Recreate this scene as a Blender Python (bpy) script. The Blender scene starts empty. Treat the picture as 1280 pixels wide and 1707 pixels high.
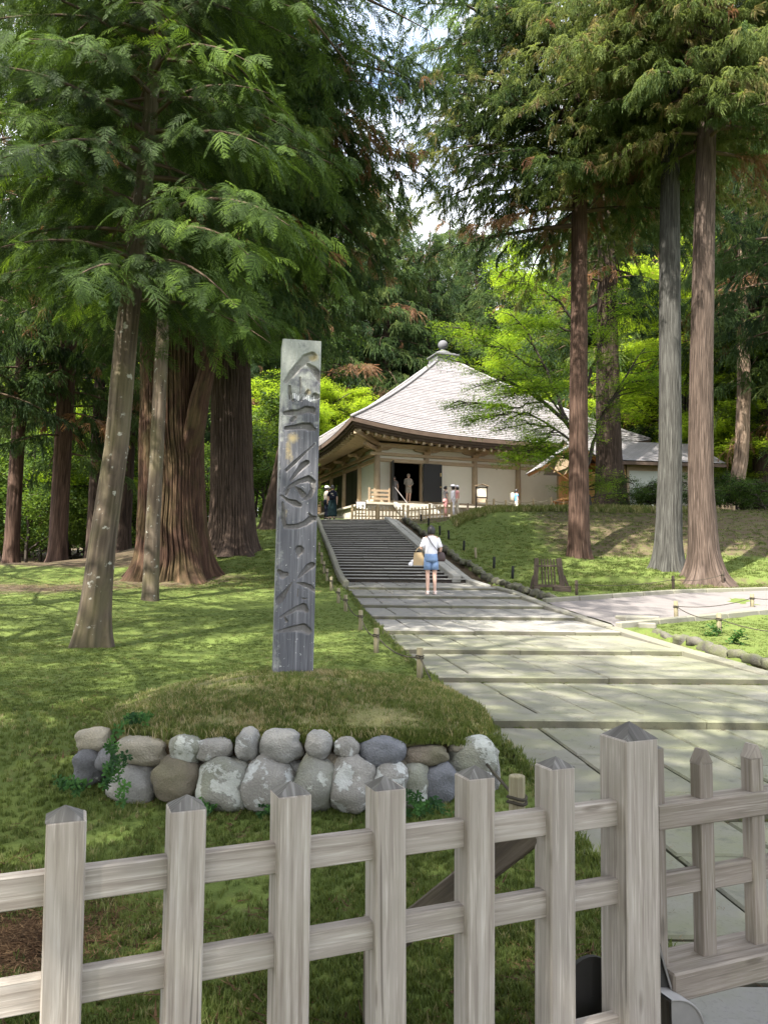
import bpy, bmesh, math, random
import numpy as np
from mathutils import Matrix, Vector, Euler, Quaternion

random.seed(7)
rng = np.random.default_rng(7)
SC = bpy.context.scene
COL = SC.collection
R = math.radians
PI = math.pi

# ------------------------------------------------------------------ camera
F_PX = 1300.0                      # focal length for a 1280 px wide frame
PITCH, ROLL = R(4.45), R(0.45)
EYE = Vector((0, 0, 1.6))
cam_d = bpy.data.cameras.new('camera')
cam = bpy.data.objects.new('camera', cam_d)
COL.objects.link(cam)
cam_d.sensor_fit = 'HORIZONTAL'
cam_d.sensor_width = 36
cam_d.lens = 36 * F_PX / 1280
cam_d.clip_start, cam_d.clip_end = 0.05, 1500
CAM_M = Matrix.Rotation(PI / 2 + PITCH, 3, 'X') @ Matrix.Rotation(ROLL, 3, 'Z')
cam.rotation_euler = CAM_M.to_euler()
cam.location = EYE
SC.camera = cam

# ------------------------------------------------------------------ sky, sun, exposure
SUN_EL, SUN_AZ = R(52), math.atan2(-0.80, -0.60)      # towards the sun: from behind, left of the camera
sun_dir = Vector((math.cos(SUN_EL) * math.cos(SUN_AZ), math.cos(SUN_EL) * math.sin(SUN_AZ), math.sin(SUN_EL)))
W = bpy.data.worlds.new('World')
SC.world = W
W.use_nodes = True
wn = W.node_tree
wn.nodes.clear()
sky = wn.nodes.new('ShaderNodeTexSky')
sky.sky_type = 'NISHITA'
sky.sun_disc = False
sky.sun_elevation = SUN_EL
sky.sun_rotation = math.atan2(sun_dir.x, sun_dir.y)
sky.dust_density = 2.5
bg = wn.nodes.new('ShaderNodeBackground')
bg.inputs[1].default_value = 0.15
# broken bright cloud over the whole sky
tc_ = wn.nodes.new('ShaderNodeTexCoord'); mp_ = wn.nodes.new('ShaderNodeMapping'); mp_.inputs['Scale'].default_value = (1, 1, 2.2)
cn_ = wn.nodes.new('ShaderNodeTexNoise'); cn_.inputs['Scale'].default_value = 2.6; cn_.inputs['Detail'].default_value = 7; cn_.inputs['Roughness'].default_value = .6
cr_ = wn.nodes.new('ShaderNodeValToRGB'); cr_.color_ramp.elements[0].position = .36; cr_.color_ramp.elements[1].position = .58
cm_ = wn.nodes.new('ShaderNodeMix'); cm_.data_type = 'RGBA'; cm_.inputs[7].default_value = (6.2, 6.3, 6.6, 1)
wn.links.new(tc_.outputs['Generated'], mp_.inputs[0]); wn.links.new(mp_.outputs[0], cn_.inputs['Vector'])
wn.links.new(cn_.outputs[0], cr_.inputs[0]); wn.links.new(cr_.outputs[0], cm_.inputs[0])
wo = wn.nodes.new('ShaderNodeOutputWorld')
wn.links.new(sky.outputs[0], cm_.inputs[6]); wn.links.new(cm_.outputs[2], bg.inputs[0])
wn.links.new(bg.outputs[0], wo.inputs[0])
sl = bpy.data.lights.new('sun', 'SUN')
sl.energy = 4.8
sl.angle = R(0.53)
sl.color = (1.0, 0.95, 0.86)
so = bpy.data.objects.new('sun', sl)
COL.objects.link(so)
so.rotation_euler = sun_dir.to_track_quat('Z', 'Y').to_euler()
so.location = (-30, -30, 60)
SC.view_settings.view_transform = 'Standard'
SC.view_settings.look = 'None'
SC.view_settings.gamma = 1
SC.view_settings.use_curve_mapping = False
SC.view_settings.exposure = 2.02
SC.cycles.max_bounces = 8
SC.cycles.diffuse_bounces = 4
SC.cycles.transmission_bounces = 4
SC.cycles.transparent_max_bounces = 4
SC.cycles.glossy_bounces = 2
SC.cycles.use_denoising = True
SC.cycles.denoiser = 'OPENIMAGEDENOISE'
SC.cycles.denoising_input_passes = 'RGB_ALBEDO_NORMAL'
SC.cycles.denoising_prefilter = 'NONE'
SC.cycles.sample_clamp_indirect = 4
SC.cycles.caustics_reflective = False
SC.cycles.caustics_refractive = False

# ------------------------------------------------------------------ numpy noise
def _hash(ix, iy, iz, s):
    h = (ix.astype(np.int64) * 374761393 + iy.astype(np.int64) * 668265263 + iz.astype(np.int64) * 2147483647 + s * 974711) & 0x7fffffff
    h = ((h ^ (h >> 13)) * 1274126177) & 0x7fffffff
    h = (h ^ (h >> 16)) & 0xffff
    return h / 65535.0
def noise(x, y, z=0.0, s=0):
    x, y, z = np.broadcast_arrays(np.asarray(x, float), np.asarray(y, float), np.asarray(z, float))
    ix, iy, iz = np.floor(x), np.floor(y), np.floor(z)
    fx, fy, fz = x - ix, y - iy, z - iz
    fx, fy, fz = [f * f * (3 - 2 * f) for f in (fx, fy, fz)]
    o = 0
    for a in (0, 1):
        for b in (0, 1):
            for c in (0, 1):
                o = o + _hash(ix + a, iy + b, iz + c, s) * (fx if a else 1 - fx) * (fy if b else 1 - fy) * (fz if c else 1 - fz)
    return o * 2 - 1
def fbm(x, y, z=0.0, s=0, o=4):
    t, a = 0, 1.0
    for k in range(o):
        t = t + a * noise(np.asarray(x) * 2 ** k, np.asarray(y) * 2 ** k, np.asarray(z) * 2 ** k, s + k)
        a *= .5
    return t
def sstep(a, b, x):
    t = np.clip((np.asarray(x, float) - a) / (b - a), 0, 1)
    return t * t * (3 - 2 * t)

# ------------------------------------------------------------------ pixel ray helper (photo pixels, 1280 x 1707)
def ray(px, py):
    v = CAM_M @ Vector(((px - 640) / F_PX, (853.5 - py) / F_PX, -1))
    return v / v.y
def at(px, py, Y):
    return EYE + ray(px, py) * Y

# ------------------------------------------------------------------ terrain
PZ = np.array([-40, 2, 3.5, 4.8, 6.7, 9, 11.2, 13, 15, 17, 19, 22, 36, 40, 48, 70, 120, 300.])
PH = np.array([0, .02, .10, .22, .36, .42, .52, .63, .76, .91, 1.12, 1.36, 4.0, 4.35, 4.6, 5.5, 9, 20.])
def P(y):
    return np.interp(y, PZ, PH)
def XL(y):
    y = np.asarray(y, float)
    return 1.73 - .134 * y - .20 * (1 - sstep(3.0, 5.4, y))
def XR(y):
    y = np.asarray(y, float)
    return 5.65 - .134 * y - .22 * sstep(18, 23, y)
MC = (-.58, 5.95)                     # the mound
def terrain_raw(x, y):
    x = np.asarray(x, float); y = np.asarray(y, float)
    p = P(y)
    dl = XL(y) - x
    dr = x - XR(y)
    low = np.minimum(p, 1.75 + .05 * np.maximum(0, y - 45))
    h = p + (low - p) * sstep(3.5, 12, dl)
    bank = np.interp(y, [0, 20, 26.5, 30, 33, 34.5, 50, 120, 300], [0, 1.2, 2.2, 3.45, 4.35, 4.43, 4.6, 9, 20])
    bank = np.where(y < 22, p, bank)
    h = h + (bank - p) * sstep(.9, 4.2, dr)
    return h
def terrain(x, y):
    h = terrain_raw(x, y)
    x = np.asarray(x, float); y = np.asarray(y, float)
    off = (sstep(.1, .8, XL(y) - x) + sstep(.1, .8, x - XR(y)))
    near = 1 - sstep(30, 60, y)
    h = h + off * (.05 * fbm(x * .5, y * .5, 0, 3, 3) + .018 * fbm(x * 2.3, y * 2.3, 0, 9, 2)) * (1 + 2 * (1 - near))
    return h
def tz(x, y):
    return float(terrain(x, y))
def gp(px, py, y0=2.2, y1=60):
    """where the view ray of a photo pixel meets the ground"""
    r = ray(px, py)
    ys = np.linspace(y0, y1, 3000)
    d = (EYE.z + r.z * ys) - terrain_raw(EYE.x + r.x * ys, ys)
    k = np.argmax(d < 0) if (d < 0).any() else len(ys) - 1
    Y = float(ys[k]); X = r.x * Y
    return Vector((X, Y, tz(X, Y)))

# ------------------------------------------------------------------ materials
MATS = {}
class NT:
    def __init__(s, name):
        s.m = bpy.data.materials.new(name)
        s.m.use_nodes = True
        s.t = s.m.node_tree
        s.t.nodes.clear()
        s.out = s.n('OutputMaterial')
    def n(s, kind, **kw):
        nd = s.t.nodes.new('ShaderNode' + kind)
        for k, v in kw.items():
            setattr(nd, k, v)
        return nd
    def link(s, a, b):
        s.t.links.new(a, b)
    def setin(s, nd, key, v):
        if isinstance(v, bpy.types.NodeSocket):
            s.link(v, nd.inputs[key])
        elif v is not None:
            nd.inputs[key].default_value = v
    def uv(s):
        return s.n('UVMap').outputs[0]
    def obj(s):
        return s.n('TexCoord').outputs['Object']
    def pos(s):
        return s.n('NewGeometry').outputs['Position']
    def rnd(s):
        return s.n('ObjectInfo').outputs['Random']
    def map(s, vec, scale=(1, 1, 1), loc=None):
        m = s.n('Mapping')
        s.link(vec, m.inputs[0])
        m.inputs['Scale'].default_value = scale
        if loc is not None:
            s.setin(m, 'Location', loc)
        return m.outputs[0]
    def shift(s, vec, amount):
        """offset coordinates per object so that alike pieces differ"""
        c = s.n('CombineXYZ')
        mu = s.math('MULTIPLY', s.rnd(), amount)
        for k in range(3):
            s.link(mu, c.inputs[k])
        a = s.n('VectorMath', operation='ADD')
        s.link(vec, a.inputs[0]); s.link(c.outputs[0], a.inputs[1])
        return a.outputs[0]
    def noise(s, vec, scale=5, detail=4, rough=.55, dist=0):
        nd = s.n('TexNoise')
        s.link(vec, nd.inputs['Vector'])
        nd.inputs['Scale'].default_value = scale
        nd.inputs['Detail'].default_value = detail
        nd.inputs['Roughness'].default_value = rough
        nd.inputs['Distortion'].default_value = dist
        return nd.outputs[0]
    def voro(s, vec, scale=5, feature='F1', out=0):
        nd = s.n('TexVoronoi', feature=feature)
        s.link(vec, nd.inputs['Vector'])
        nd.inputs['Scale'].default_value = scale
        return nd.outputs[out]
    def math(s, op, a, b=0.0, clamp=False):
        nd = s.n('Math', operation=op, use_clamp=clamp)
        s.setin(nd, 0, a); s.setin(nd, 1, b)
        return nd.outputs[0]
    def ramp(s, fac, *stops):
        nd = s.n('ValToRGB')
        s.link(fac, nd.inputs[0])
        e = nd.color_ramp.elements
        while len(e) < len(stops):
            e.new(.5)
        for el, (p, c) in zip(e, stops):
            el.position = p
            el.color = (c[0], c[1], c[2], 1) if not isinstance(c, (int, float)) else (c, c, c, 1)
        return nd.outputs[0]
    def mix(s, fac, a, b, blend='MIX'):
        nd = s.n('Mix', data_type='RGBA', blend_type=blend)
        s.setin(nd, 0, fac)
        for k, v in ((6, a), (7, b)):
            if isinstance(v, bpy.types.NodeSocket):
                s.link(v, nd.inputs[k])
            else:
                nd.inputs[k].default_value = (v[0], v[1], v[2], 1)
        return nd.outputs[2]
    def bump(s, h, strength=.3, dist=.01, normal=None):
        nd = s.n('Bump')
        nd.inputs['Strength'].default_value = strength
        nd.inputs['Distance'].default_value = dist
        s.link(h, nd.inputs['Height'])
        if normal is not None:
            s.link(normal, nd.inputs['Normal'])
        return nd.outputs[0]
    def done(s, color, rough=.8, normal=None, spec=.3, metal=0.0, translucent=None, key=None):
        p = s.n('BsdfPrincipled')
        s.setin(p, 'Base Color', color if isinstance(color, bpy.types.NodeSocket) else (color[0], color[1], color[2], 1))
        s.setin(p, 'Roughness', rough)
        p.inputs['Specular IOR Level'].default_value = spec
        s.setin(p, 'Metallic', metal)
        if normal is not None:
            s.link(normal, p.inputs['Normal'])
        sh = p.outputs[0]
        if translucent is not None:
            t = s.n('BsdfTranslucent')
            s.setin(t, 'Color', translucent[1] if isinstance(translucent[1], bpy.types.NodeSocket) else (*translucent[1], 1))
            mx = s.n('MixShader')
            mx.inputs[0].default_value = translucent[0]
            s.link(sh, mx.inputs[1]); s.link(t.outputs[0], mx.inputs[2])
            sh = mx.outputs[0]
        s.link(sh, s.out.inputs[0])
        MATS[key or s.m.name] = s.m
        return s.m

def plain(name, c, rough=.8, spec=.3, metal=0.0, var=.25, scale=14):
    n = NT(name)
    f = n.noise(n.shift(n.obj(), 17), scale, 4)
    col = n.mix(f, [k * (1 - var) for k in c], [min(1, k * (1 + var)) for k in c])
    return n.done(col, rough, None, spec, metal)

def wood(name, dark, mid, light, freq=55, green=0.0, bump=.35, top_moss=False, rough=.85):
    n = NT(name)
    uv = n.shift(n.uv(), 31)
    a = n.noise(n.map(uv, (freq, 2.2, 1)), 1, 5, .6, .3)
    b = n.noise(n.map(uv, (freq * 3.2, 5, 1)), 1, 3, .6)
    c = n.noise(n.map(uv, (5, 1.6, 1)), 1.3, 4)
    col = n.ramp(a, (.28, dark), (.5, mid), (.74, light))
    col = n.mix(n.math('MULTIPLY', b, .55), col, [k * .72 for k in mid])
    st = n.ramp(c, (.40, 0), (.68, 1))
    col = n.mix(n.math('MULTIPLY', st, .5), col, [k * .62 for k in mid])
    hd = n.noise(n.map(uv, (14, .9, 1)), 1.0, 4, .7)
    crack = n.ramp(n.noise(n.map(uv, (freq * .9, 1.1, 1)), 1, 2, .4), (.27, 1), (.31, 0))
    col = n.mix(n.math('MULTIPLY', crack, .7), col, [k * .45 for k in dark])
    col = n.mix(n.math('MULTIPLY', n.rnd(), .30), col, [k * .62 for k in mid])
    kn = n.ramp(n.voro(n.map(uv, (9, 2.6, 1)), 1.0), (.06, 1), (.12, 0))
    col = n.mix(n.math('MULTIPLY', kn, .6), col, [k * .7 for k in dark])
    fine = n.noise(n.map(uv, (freq * 1.4, 9, 1)), 1, 2)
    pale = n.ramp(n.noise(n.map(uv, (freq * 2.2, 4.5, 1)), 1, 3, .6), (.54, 0), (.68, 1))
    col = n.mix(n.math('MULTIPLY', pale, .32), col, [min(1, k * 1.25) for k in light])
    if green:
        g = n.ramp(n.noise(n.map(uv, (4, 3, 1)), 2.5, 5), (.45, 0), (.65, 1))
        col = n.mix(n.math('MULTIPLY', g, green), col, (.16, .17, .07))
    return n.done(col, rough, n.bump(n.math('ADD', a, n.math('MULTIPLY', b, .5)), bump, .004), .25)

wood('weathered_timber', (.165, .130, .102), (.355, .310, .268), (.52, .475, .425), 64, .06)
wood('timber_cap', (.05, .046, .042), (.125, .116, .106), (.26, .25, .235), 40, .05)
wood('gate_timber', (.098, .078, .060), (.225, .190, .158), (.35, .312, .272), 64, .10)
wood('brace_timber', (.045, .036, .03), (.10, .08, .06), (.17, .14, .11), 50, .1)
wood('post_timber', (.10, .085, .05), (.24, .205, .13), (.36, .32, .22), 90, .25)
wood('dark_timber', (.022, .017, .013), (.06, .044, .033), (.12, .09, .068), 40, .05)
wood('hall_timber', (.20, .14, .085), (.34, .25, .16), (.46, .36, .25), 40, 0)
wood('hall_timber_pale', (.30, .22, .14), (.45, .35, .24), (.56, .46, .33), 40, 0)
wood('fresh_timber', (.42, .19, .075), (.56, .28, .12), (.66, .38, .19), 30, 0)
wood('picket_timber', (.30, .21, .11), (.45, .34, .20), (.56, .45, .29), 60, 0)
wood('black_timber', (.008, .007, .006), (.016, .014, .012), (.03, .026, .022), 40, 0)

# ---- stone
def stone(name, c, lichen=.0, moss=0.0, sc=6, dark=.0, lich_c=(.44, .45, .43)):
    n = NT(name)
    o = n.shift(n.obj(), 23)
    a = n.noise(o, sc, 6, .6)
    col = n.mix(a, [k * .55 for k in c], [k * 1.35 for k in c])
    sp = n.ramp(n.noise(o, sc * 14, 2), (.42, 0), (.7, 1))
    col = n.mix(n.math('MULTIPLY', sp, .4), col, [k * 1.5 for k in c])
    if dark:
        d = n.ramp(n.noise(o, sc * .6, 5, .6), (.48, 0), (.7, 1))
        col = n.mix(n.math('MULTIPLY', d, dark), col, [k * .35 for k in c])
    h = n.math('ADD', a, n.math('MULTIPLY', sp, .3))
    if moss:
        g = n.ramp(n.noise(o, sc * .7, 5), (.42, 0), (.62, 1))
        col = n.mix(n.math('MULTIPLY', g, moss), col, (.12, .14, .045))
    if lichen:
        l1 = n.noise(o, sc * 1.05, 6, .62, .4)
        l2 = n.noise(o, sc * 6, 4, .6)
        l = n.math('ADD', l1, n.math('MULTIPLY', n.math('SUBTRACT', l2, .5), .22))
        thr = .70 - .17 * lichen
        lm = n.ramp(l, (thr, 0), (thr + .035, 1))
        col = n.mix(n.math('MULTIPLY', lm, .88), col, n.mix(l2, [k * .7 for k in lich_c], [min(1, k * 1.15) for k in lich_c]))
        h = n.math('ADD', h, n.math('MULTIPLY', lm, .35))
    return n.done(col, .88, n.bump(h, .7, .015), .25)
stone('grey_stone', (.20, .195, .18), .25)
stone('tan_stone', (.25, .225, .175), .25)
stone('blue_stone', (.125, .128, .138), .3)
stone('dark_stone', (.105, .105, .11), .1)
stone('brown_stone', (.13, .11, .085), .1, .2)
stone('lichen_stone', (.21, .20, .18), 1.0)
stone('lichen_stone_green', (.19, .188, .165), .85, .25, lich_c=(.40, .41, .37))
stone('kerb_rock', (.09, .084, .068), .0, .45, dark=.7)
stone('platform_stone', (.38, .35, .29), 0, 0, 3)

def paving(name, c, moss, wear):
    n = NT(name)
    w = n.pos()
    o = n.shift(w, 0)
    a = n.noise(w, 2.0, 6, .6)
    big = n.noise(w, .5, 4, .5)
    r = n.rnd()
    f = n.math('ADD', n.math('MULTIPLY', a, .7), n.math('MULTIPLY', r, .45))
    col = n.mix(f, [k * .72 for k in c], [k * 1.25 for k in c])
    g = n.ramp(n.math('ADD', n.noise(w, 3.2, 6, .62), n.math('MULTIPLY', n.math('SUBTRACT', big, .5), .6)), (.36, 0), (.64, 1))
    col = n.mix(n.math('MULTIPLY', g, moss), col, (.142, .150, .076))
    sp = n.ramp(n.noise(w, 60, 2), (.55, 0), (.75, 1))
    col = n.mix(n.math('MULTIPLY', sp, .3), col, [k * .5 for k in c])
    bl = n.ramp(n.noise(w, 7, 5, .65), (.58, 0), (.74, 1))
    col = n.mix(n.math('MULTIPLY', bl, wear), col, [k * .45 for k in c])
    # stained, dirty rims of the slab
    e = n.n('NewGeometry')
    return n.done(col, .85, n.bump(n.math('ADD', a, n.math('MULTIPLY', sp, .4)), .25, .01), .3)
paving('paving_near', (.155, .150, .120), .58, .7)
paving('paving_far', (.170, .162, .150), .22, .5)
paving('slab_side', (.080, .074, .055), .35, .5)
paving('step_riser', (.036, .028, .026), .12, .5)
paving('step_tread', (.25, .243, .225), .05, .4)
paving('border_pale', (.25, .24, .215), .12, .4)
paving('kerb_dark', (.16, .15, .125), .35, .4)
paving('side_path', (.15, .135, .128), .03, .35)
paving('threshold', (.20, .192, .178), .45, .4)

# ---- ground
def ground_mat():
    n = NT('lawn')
    w = n.pos()
    at_ = n.n('Attribute', attribute_name='soil').outputs['Fac']
    fine = n.noise(w, 26, 5, .65)
    mid = n.noise(w, 3.1, 5, .6)
    big = n.noise(w, .45, 4, .5)
    col = n.mix(fine, (.045, .066, .016), (.125, .168, .040))
    col = n.mix(n.math('MULTIPLY', n.ramp(mid, (.35, 0), (.7, 1)), .5), col, (.120, .145, .038))
    col = n.mix(n.math('MULTIPLY', n.ramp(big, (.40, 0), (.68, 1)), .35), col, (.085, .105, .028))
    br = n.ramp(n.noise(w, 5.5, 6, .68), (.56, 0), (.70, 1))
    col = n.mix(n.math('MULTIPLY', br, .40), col, (.105, .085, .045))
    so_ = n.mix(n.noise(w, 30, 5, .7), (.030, .023, .016), (.125, .092, .058))
    so_ = n.mix(n.ramp(n.noise(w, 2.2, 4), (.45, 0), (.7, 1)), so_, (.10, .085, .045))
    edge = n.math('ADD', at_, n.math('MULTIPLY', n.math('SUBTRACT', n.noise(w, 4, 6, .7), .5), .9))
    fac = n.ramp(edge, (.38, 0), (.62, 1))
    col = n.mix(fac, col, so_)
    return n.done(col, .95, n.bump(n.math('ADD', fine, n.math('MULTIPLY', mid, .8)), .7, .03), .1)
ground_mat()

# ---- bark
def bark(name, dark, mid, light, freq=30, lich=None, moss=0.0, rough=.9):
    n = NT(name)
    uv = n.shift(n.uv(), 13)
    a = n.noise(n.map(uv, (freq, 1.5, 1)), 1, 6, .6, .5)
    b = n.noise(n.map(uv, (freq * .28, .5, 1)), 1, 4)
    c = n.noise(n.map(uv, (freq * 3, 9, 1)), 1, 3)
    col = n.ramp(a, (.30, dark), (.5, mid), (.72, light))
    col = n.mix(n.math('MULTIPLY', n.ramp(b, (.42, 0), (.66, 1)), .45), col, [k * .55 for k in mid])
    col = n.mix(n.math('MULTIPLY', c, .4), col, [k * .75 for k in mid])
    cav = n.n('Attribute', attribute_name='groove').outputs['Fac']
    col = n.mix(n.math('MULTIPLY', cav, .75), col, [k * .45 for k in dark])
    if lich:
        l = n.noise(n.map(uv, (9, 6, 1)), 1.3, 6, .62)
        lm = n.ramp(l, (lich[1], 0), (lich[1] + .06, 1))
        col = n.mix(n.math('MULTIPLY', lm, .8), col, lich[0])
    if moss:
        g = n.ramp(n.noise(n.map(uv, (3, 1.2, 1)), 1, 5), (.45, 0), (.6, 1))
        col = n.mix(n.math('MULTIPLY', g, moss), col, (.10, .105, .03))
    return n.done(col, rough, n.bump(n.math('ADD', a, n.math('MULTIPLY', c, .4)), .6, .02), .15)
bark('bark_giant', (.014, .008, .006), (.054, .029, .019), (.130, .075, .048), 26, None, .14)
bark('bark_red', (.024, .015, .011), (.078, .047, .034), (.165, .108, .08), 36)
bark('bark_dark', (.018, .012, .009), (.052, .036, .027), (.115, .082, .062), 36)
bark('bark_grey', (.022, .021, .018), (.066, .064, .057), (.145, .143, .13), 42)
bark('bark_twin', (.024, .017, .013), (.076, .055, .043), (.16, .122, .10), 42)
bark('bark_smooth', (.052, .040, .029), (.108, .083, .060), (.170, .138, .104), 16, ((.33, .32, .28), .62), .20)
bark('bark_pale', (.10, .065, .045), (.25, .18, .13), (.40, .31, .24), 30)
bark('bark_maple', (.018, .015, .012), (.045, .037, .030), (.09, .075, .06), 20)
bark('twig', (.035, .024, .017), (.085, .060, .042), (.16, .115, .08), 20)

# ---- foliage: colour comes from a per-spray tint
def leaf(name, stops, trans=.35, tcol=1.6, rough=.6, spec=.16):
    n = NT(name)
    t = n.n('Attribute', attribute_type='INSTANCER', attribute_name='tint').outputs['Fac']
    col = n.ramp(t, *stops)
    w = n.noise(n.pos(), 9, 2)
    tip = n.n('Attribute', attribute_name='tip').outputs['Fac']
    col = n.mix(n.math('MULTIPLY', tip, .75), col, n.mix(1.0, col, (2.7, 2.5, 1.5), 'MULTIPLY'))
    col = n.mix(n.math('MULTIPLY', w, .5), col, n.mix(.5, col, (0, 0, 0), 'MULTIPLY'))
    tc = n.mix(1.0, col, (tcol, tcol * .95, tcol * .55), 'MULTIPLY')
    return n.done(col, rough, None, spec, 0, (trans, tc))
leaf('hinoki_leaf', ((0, (.013, .025, .011)), (.45, (.030, .056, .015)), (.75, (.062, .110, .020)), (.88, (.12, .195, .028)), (.93, (.16, .075, .035)), (1, (.20, .095, .05))), .32)
leaf('cedar_leaf', ((0, (.022, .044, .024)), (.4, (.062, .108, .036)), (.7, (.135, .178, .055)), (.84, (.19, .235, .08)), (.92, (.27, .19, .12)), (1, (.25, .135, .085))), .46, 1.8)
leaf('maple_leaf_bright', ((0, (.085, .155, .016)), (.5, (.165, .265, .024)), (1, (.28, .375, .035))), .5, 1.9)
leaf('maple_leaf', ((0, (.055, .110, .014)), (.5, (.100, .185, .018)), (1, (.185, .270, .024))), .5, 1.9)
leaf('broad_leaf', ((0, (.022, .048, .016)), (.5, (.048, .092, .020)), (1, (.115, .180, .030))), .4, 1.7)
leaf('grass_blade', ((0, (.050, .072, .020)), (.5, (.105, .142, .034)), (.8, (.17, .195, .065)), (1, (.36, .31, .18))), .4, 1.4, .7, .15)
leaf('ivy_leaf', ((0, (.018, .055, .018)), (1, (.06, .15, .03))), .3)
leaf('litter', ((0, (.05, .030, .018)), (.6, (.13, .075, .04)), (1, (.25, .16, .085))), .1, 1, .9, .05)

# ---- assorted
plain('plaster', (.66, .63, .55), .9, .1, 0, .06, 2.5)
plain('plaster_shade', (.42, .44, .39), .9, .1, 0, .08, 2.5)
plain('door_black', (.012, .011, .010), .5, .3)
plain('interior', (.02, .017, .014), .9, .1)
plain('steel', (.20, .19, .18), .55, .4, .3, .35, 9)
plain('dark_steel', (.035, .033, .030), .6, .3, .3, .3)
plain('cable_black', (.012, .012, .013), .55, .4)
plain('rope_dark', (.055, .048, .036), .95, .1)
plain('rope_pale', (.42, .36, .26), .95, .1)
plain('stake_black', (.013, .014, .013), .7, .2)
plain('white_paper', (.78, .77, .72), .8, .1, 0, .04)
plain('gilt', (.55, .40, .18), .5, .4, .3)
plain('skin', (.50, .32, .245), .6, .3, 0, .08)
plain('hair_black', (.012, .010, .010), .45, .4)
plain('hair_grey', (.30, .25, .20), .6, .3)
plain('cloth_white', (.74, .72, .76), .9, .1, 0, .05)
plain('cloth_denim', (.20, .29, .46), .9, .1, 0, .15, 30)
plain('cloth_grey', (.15, .14, .14), .9, .1)
plain('cloth_stone', (.26, .235, .20), .9, .1)
plain('cloth_navy', (.010, .012, .022), .9, .1)
plain('cloth_darkgreen', (.008, .018, .020), .9, .1)
plain('cloth_blue', (.12, .27, .50), .9, .1)
plain('cloth_pink', (.66, .33, .32), .9, .1)
plain('cloth_red', (.42, .05, .045), .9, .1)
plain('cloth_cream', (.62, .57, .46), .9, .1)
plain('leather_dark', (.05, .030, .028), .5, .4)
plain('tote_tan', (.36, .27, .16), .9, .1, 0, .1)
plain('shoe_pale', (.62, .50, .45), .7, .3)
plain('shoe_black', (.02, .02, .02), .6, .3)

def roof_mat():
    n = NT('roof_shingle')
    uv = n.uv()
    br = n.n('TexBrick')
    n.link(uv, br.inputs['Vector'])
    br.inputs['Scale'].default_value = 1
    br.inputs['Brick Width'].default_value = .34
    br.inputs['Row Height'].default_value = .19
    br.inputs['Mortar Size'].default_value = .012
    br.inputs['Color1'].default_value = (.16, .154, .158, 1)
    br.inputs['Color2'].default_value = (.225, .217, .222, 1)
    br.inputs['Mortar'].default_value = (.09, .08, .085, 1)
    d = n.noise(n.map(uv, (1, .35, 1)), .8, 5)
    col = n.mix(n.math('MULTIPLY', d, .45), br.outputs[0], (.24, .215, .21))
    return n.done(col, .5, None, .4)
roof_mat()
plain('eave_edge', (.085, .060, .045), .8, .2, 0, .35, 3)

def pillar_mat():
    n = NT('carved_slate')
    o = n.obj()
    z = n.n('SeparateXYZ'); n.link(o, z.inputs[0])
    a = n.noise(n.map(o, (70, 70, 2.2)), 1, 5, .6)
    b = n.noise(n.map(o, (9, 9, 2.5)), 1, 5)
    col = n.ramp(a, (.28, (.060, .061, .070)), (.55, (.106, .107, .120)), (.78, (.175, .176, .188)))
    st = n.ramp(n.noise(n.map(o, (26, 26, .9)), 1, 4), (.58, 0), (.72, 1))
    col = n.mix(n.math('MULTIPLY', st, .45), col, (.30, .30, .32))
    # pale lichen over the head and the left edge
    hgt = n.n('MapRange'); n.link(z.outputs[2], hgt.inputs[0])
    hgt.inputs[1].default_value, hgt.inputs[2].default_value, hgt.inputs[3].default_value, hgt.inputs[4].default_value = 1.75, 2.62, 0, .42
    lf = n.n('MapRange'); n.link(z.outputs[0], lf.inputs[0])
    lf.inputs[1].default_value, lf.inputs[2].default_value, lf.inputs[3].default_value, lf.inputs[4].default_value = -.08, -.15, 0, .16
    l = n.math('ADD', n.math('ADD', n.noise(o, 11, 6, .65), hgt.outputs[0]), lf.outputs[0])
    lm = n.ramp(l, (.66, 0), (.88, 1))
    col = n.mix(n.math('MULTIPLY', lm, .8), col, n.mix(n.noise(o, 40, 3), (.27, .285, .25), (.45, .46, .41)))
    sp = n.ramp(n.noise(o, 34, 3, .6), (.66, 0), (.70, 1))
    col = n.mix(n.math('MULTIPLY', sp, .75), col, (.56, .56, .54))
    carve = n.n('Attribute', attribute_name='carve').outputs['Fac']
    col = n.mix(n.math('MULTIPLY', carve, .45), col, n.mix(b, (.16, .145, .13), (.27, .25, .225)))
    yel = n.n('Attribute', attribute_name='ochre').outputs['Fac']
    ym = n.ramp(n.math('ADD', yel, n.math('MULTIPLY', n.math('SUBTRACT', n.noise(o, 24, 5, .7), .5), 1.1)), (.42, 0), (.95, 1))
    col = n.mix(n.math('MULTIPLY', ym, .6), col, n.mix(n.noise(o, 30, 3), (.42, .27, .08), (.50, .44, .22)))
    dots = n.n('Attribute', attribute_name='chip').outputs['Fac']
    col = n.mix(dots, col, (.75, .75, .75))
    return n.done(col, .75, n.bump(a, .3, .004), .3)
pillar_mat()

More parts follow.
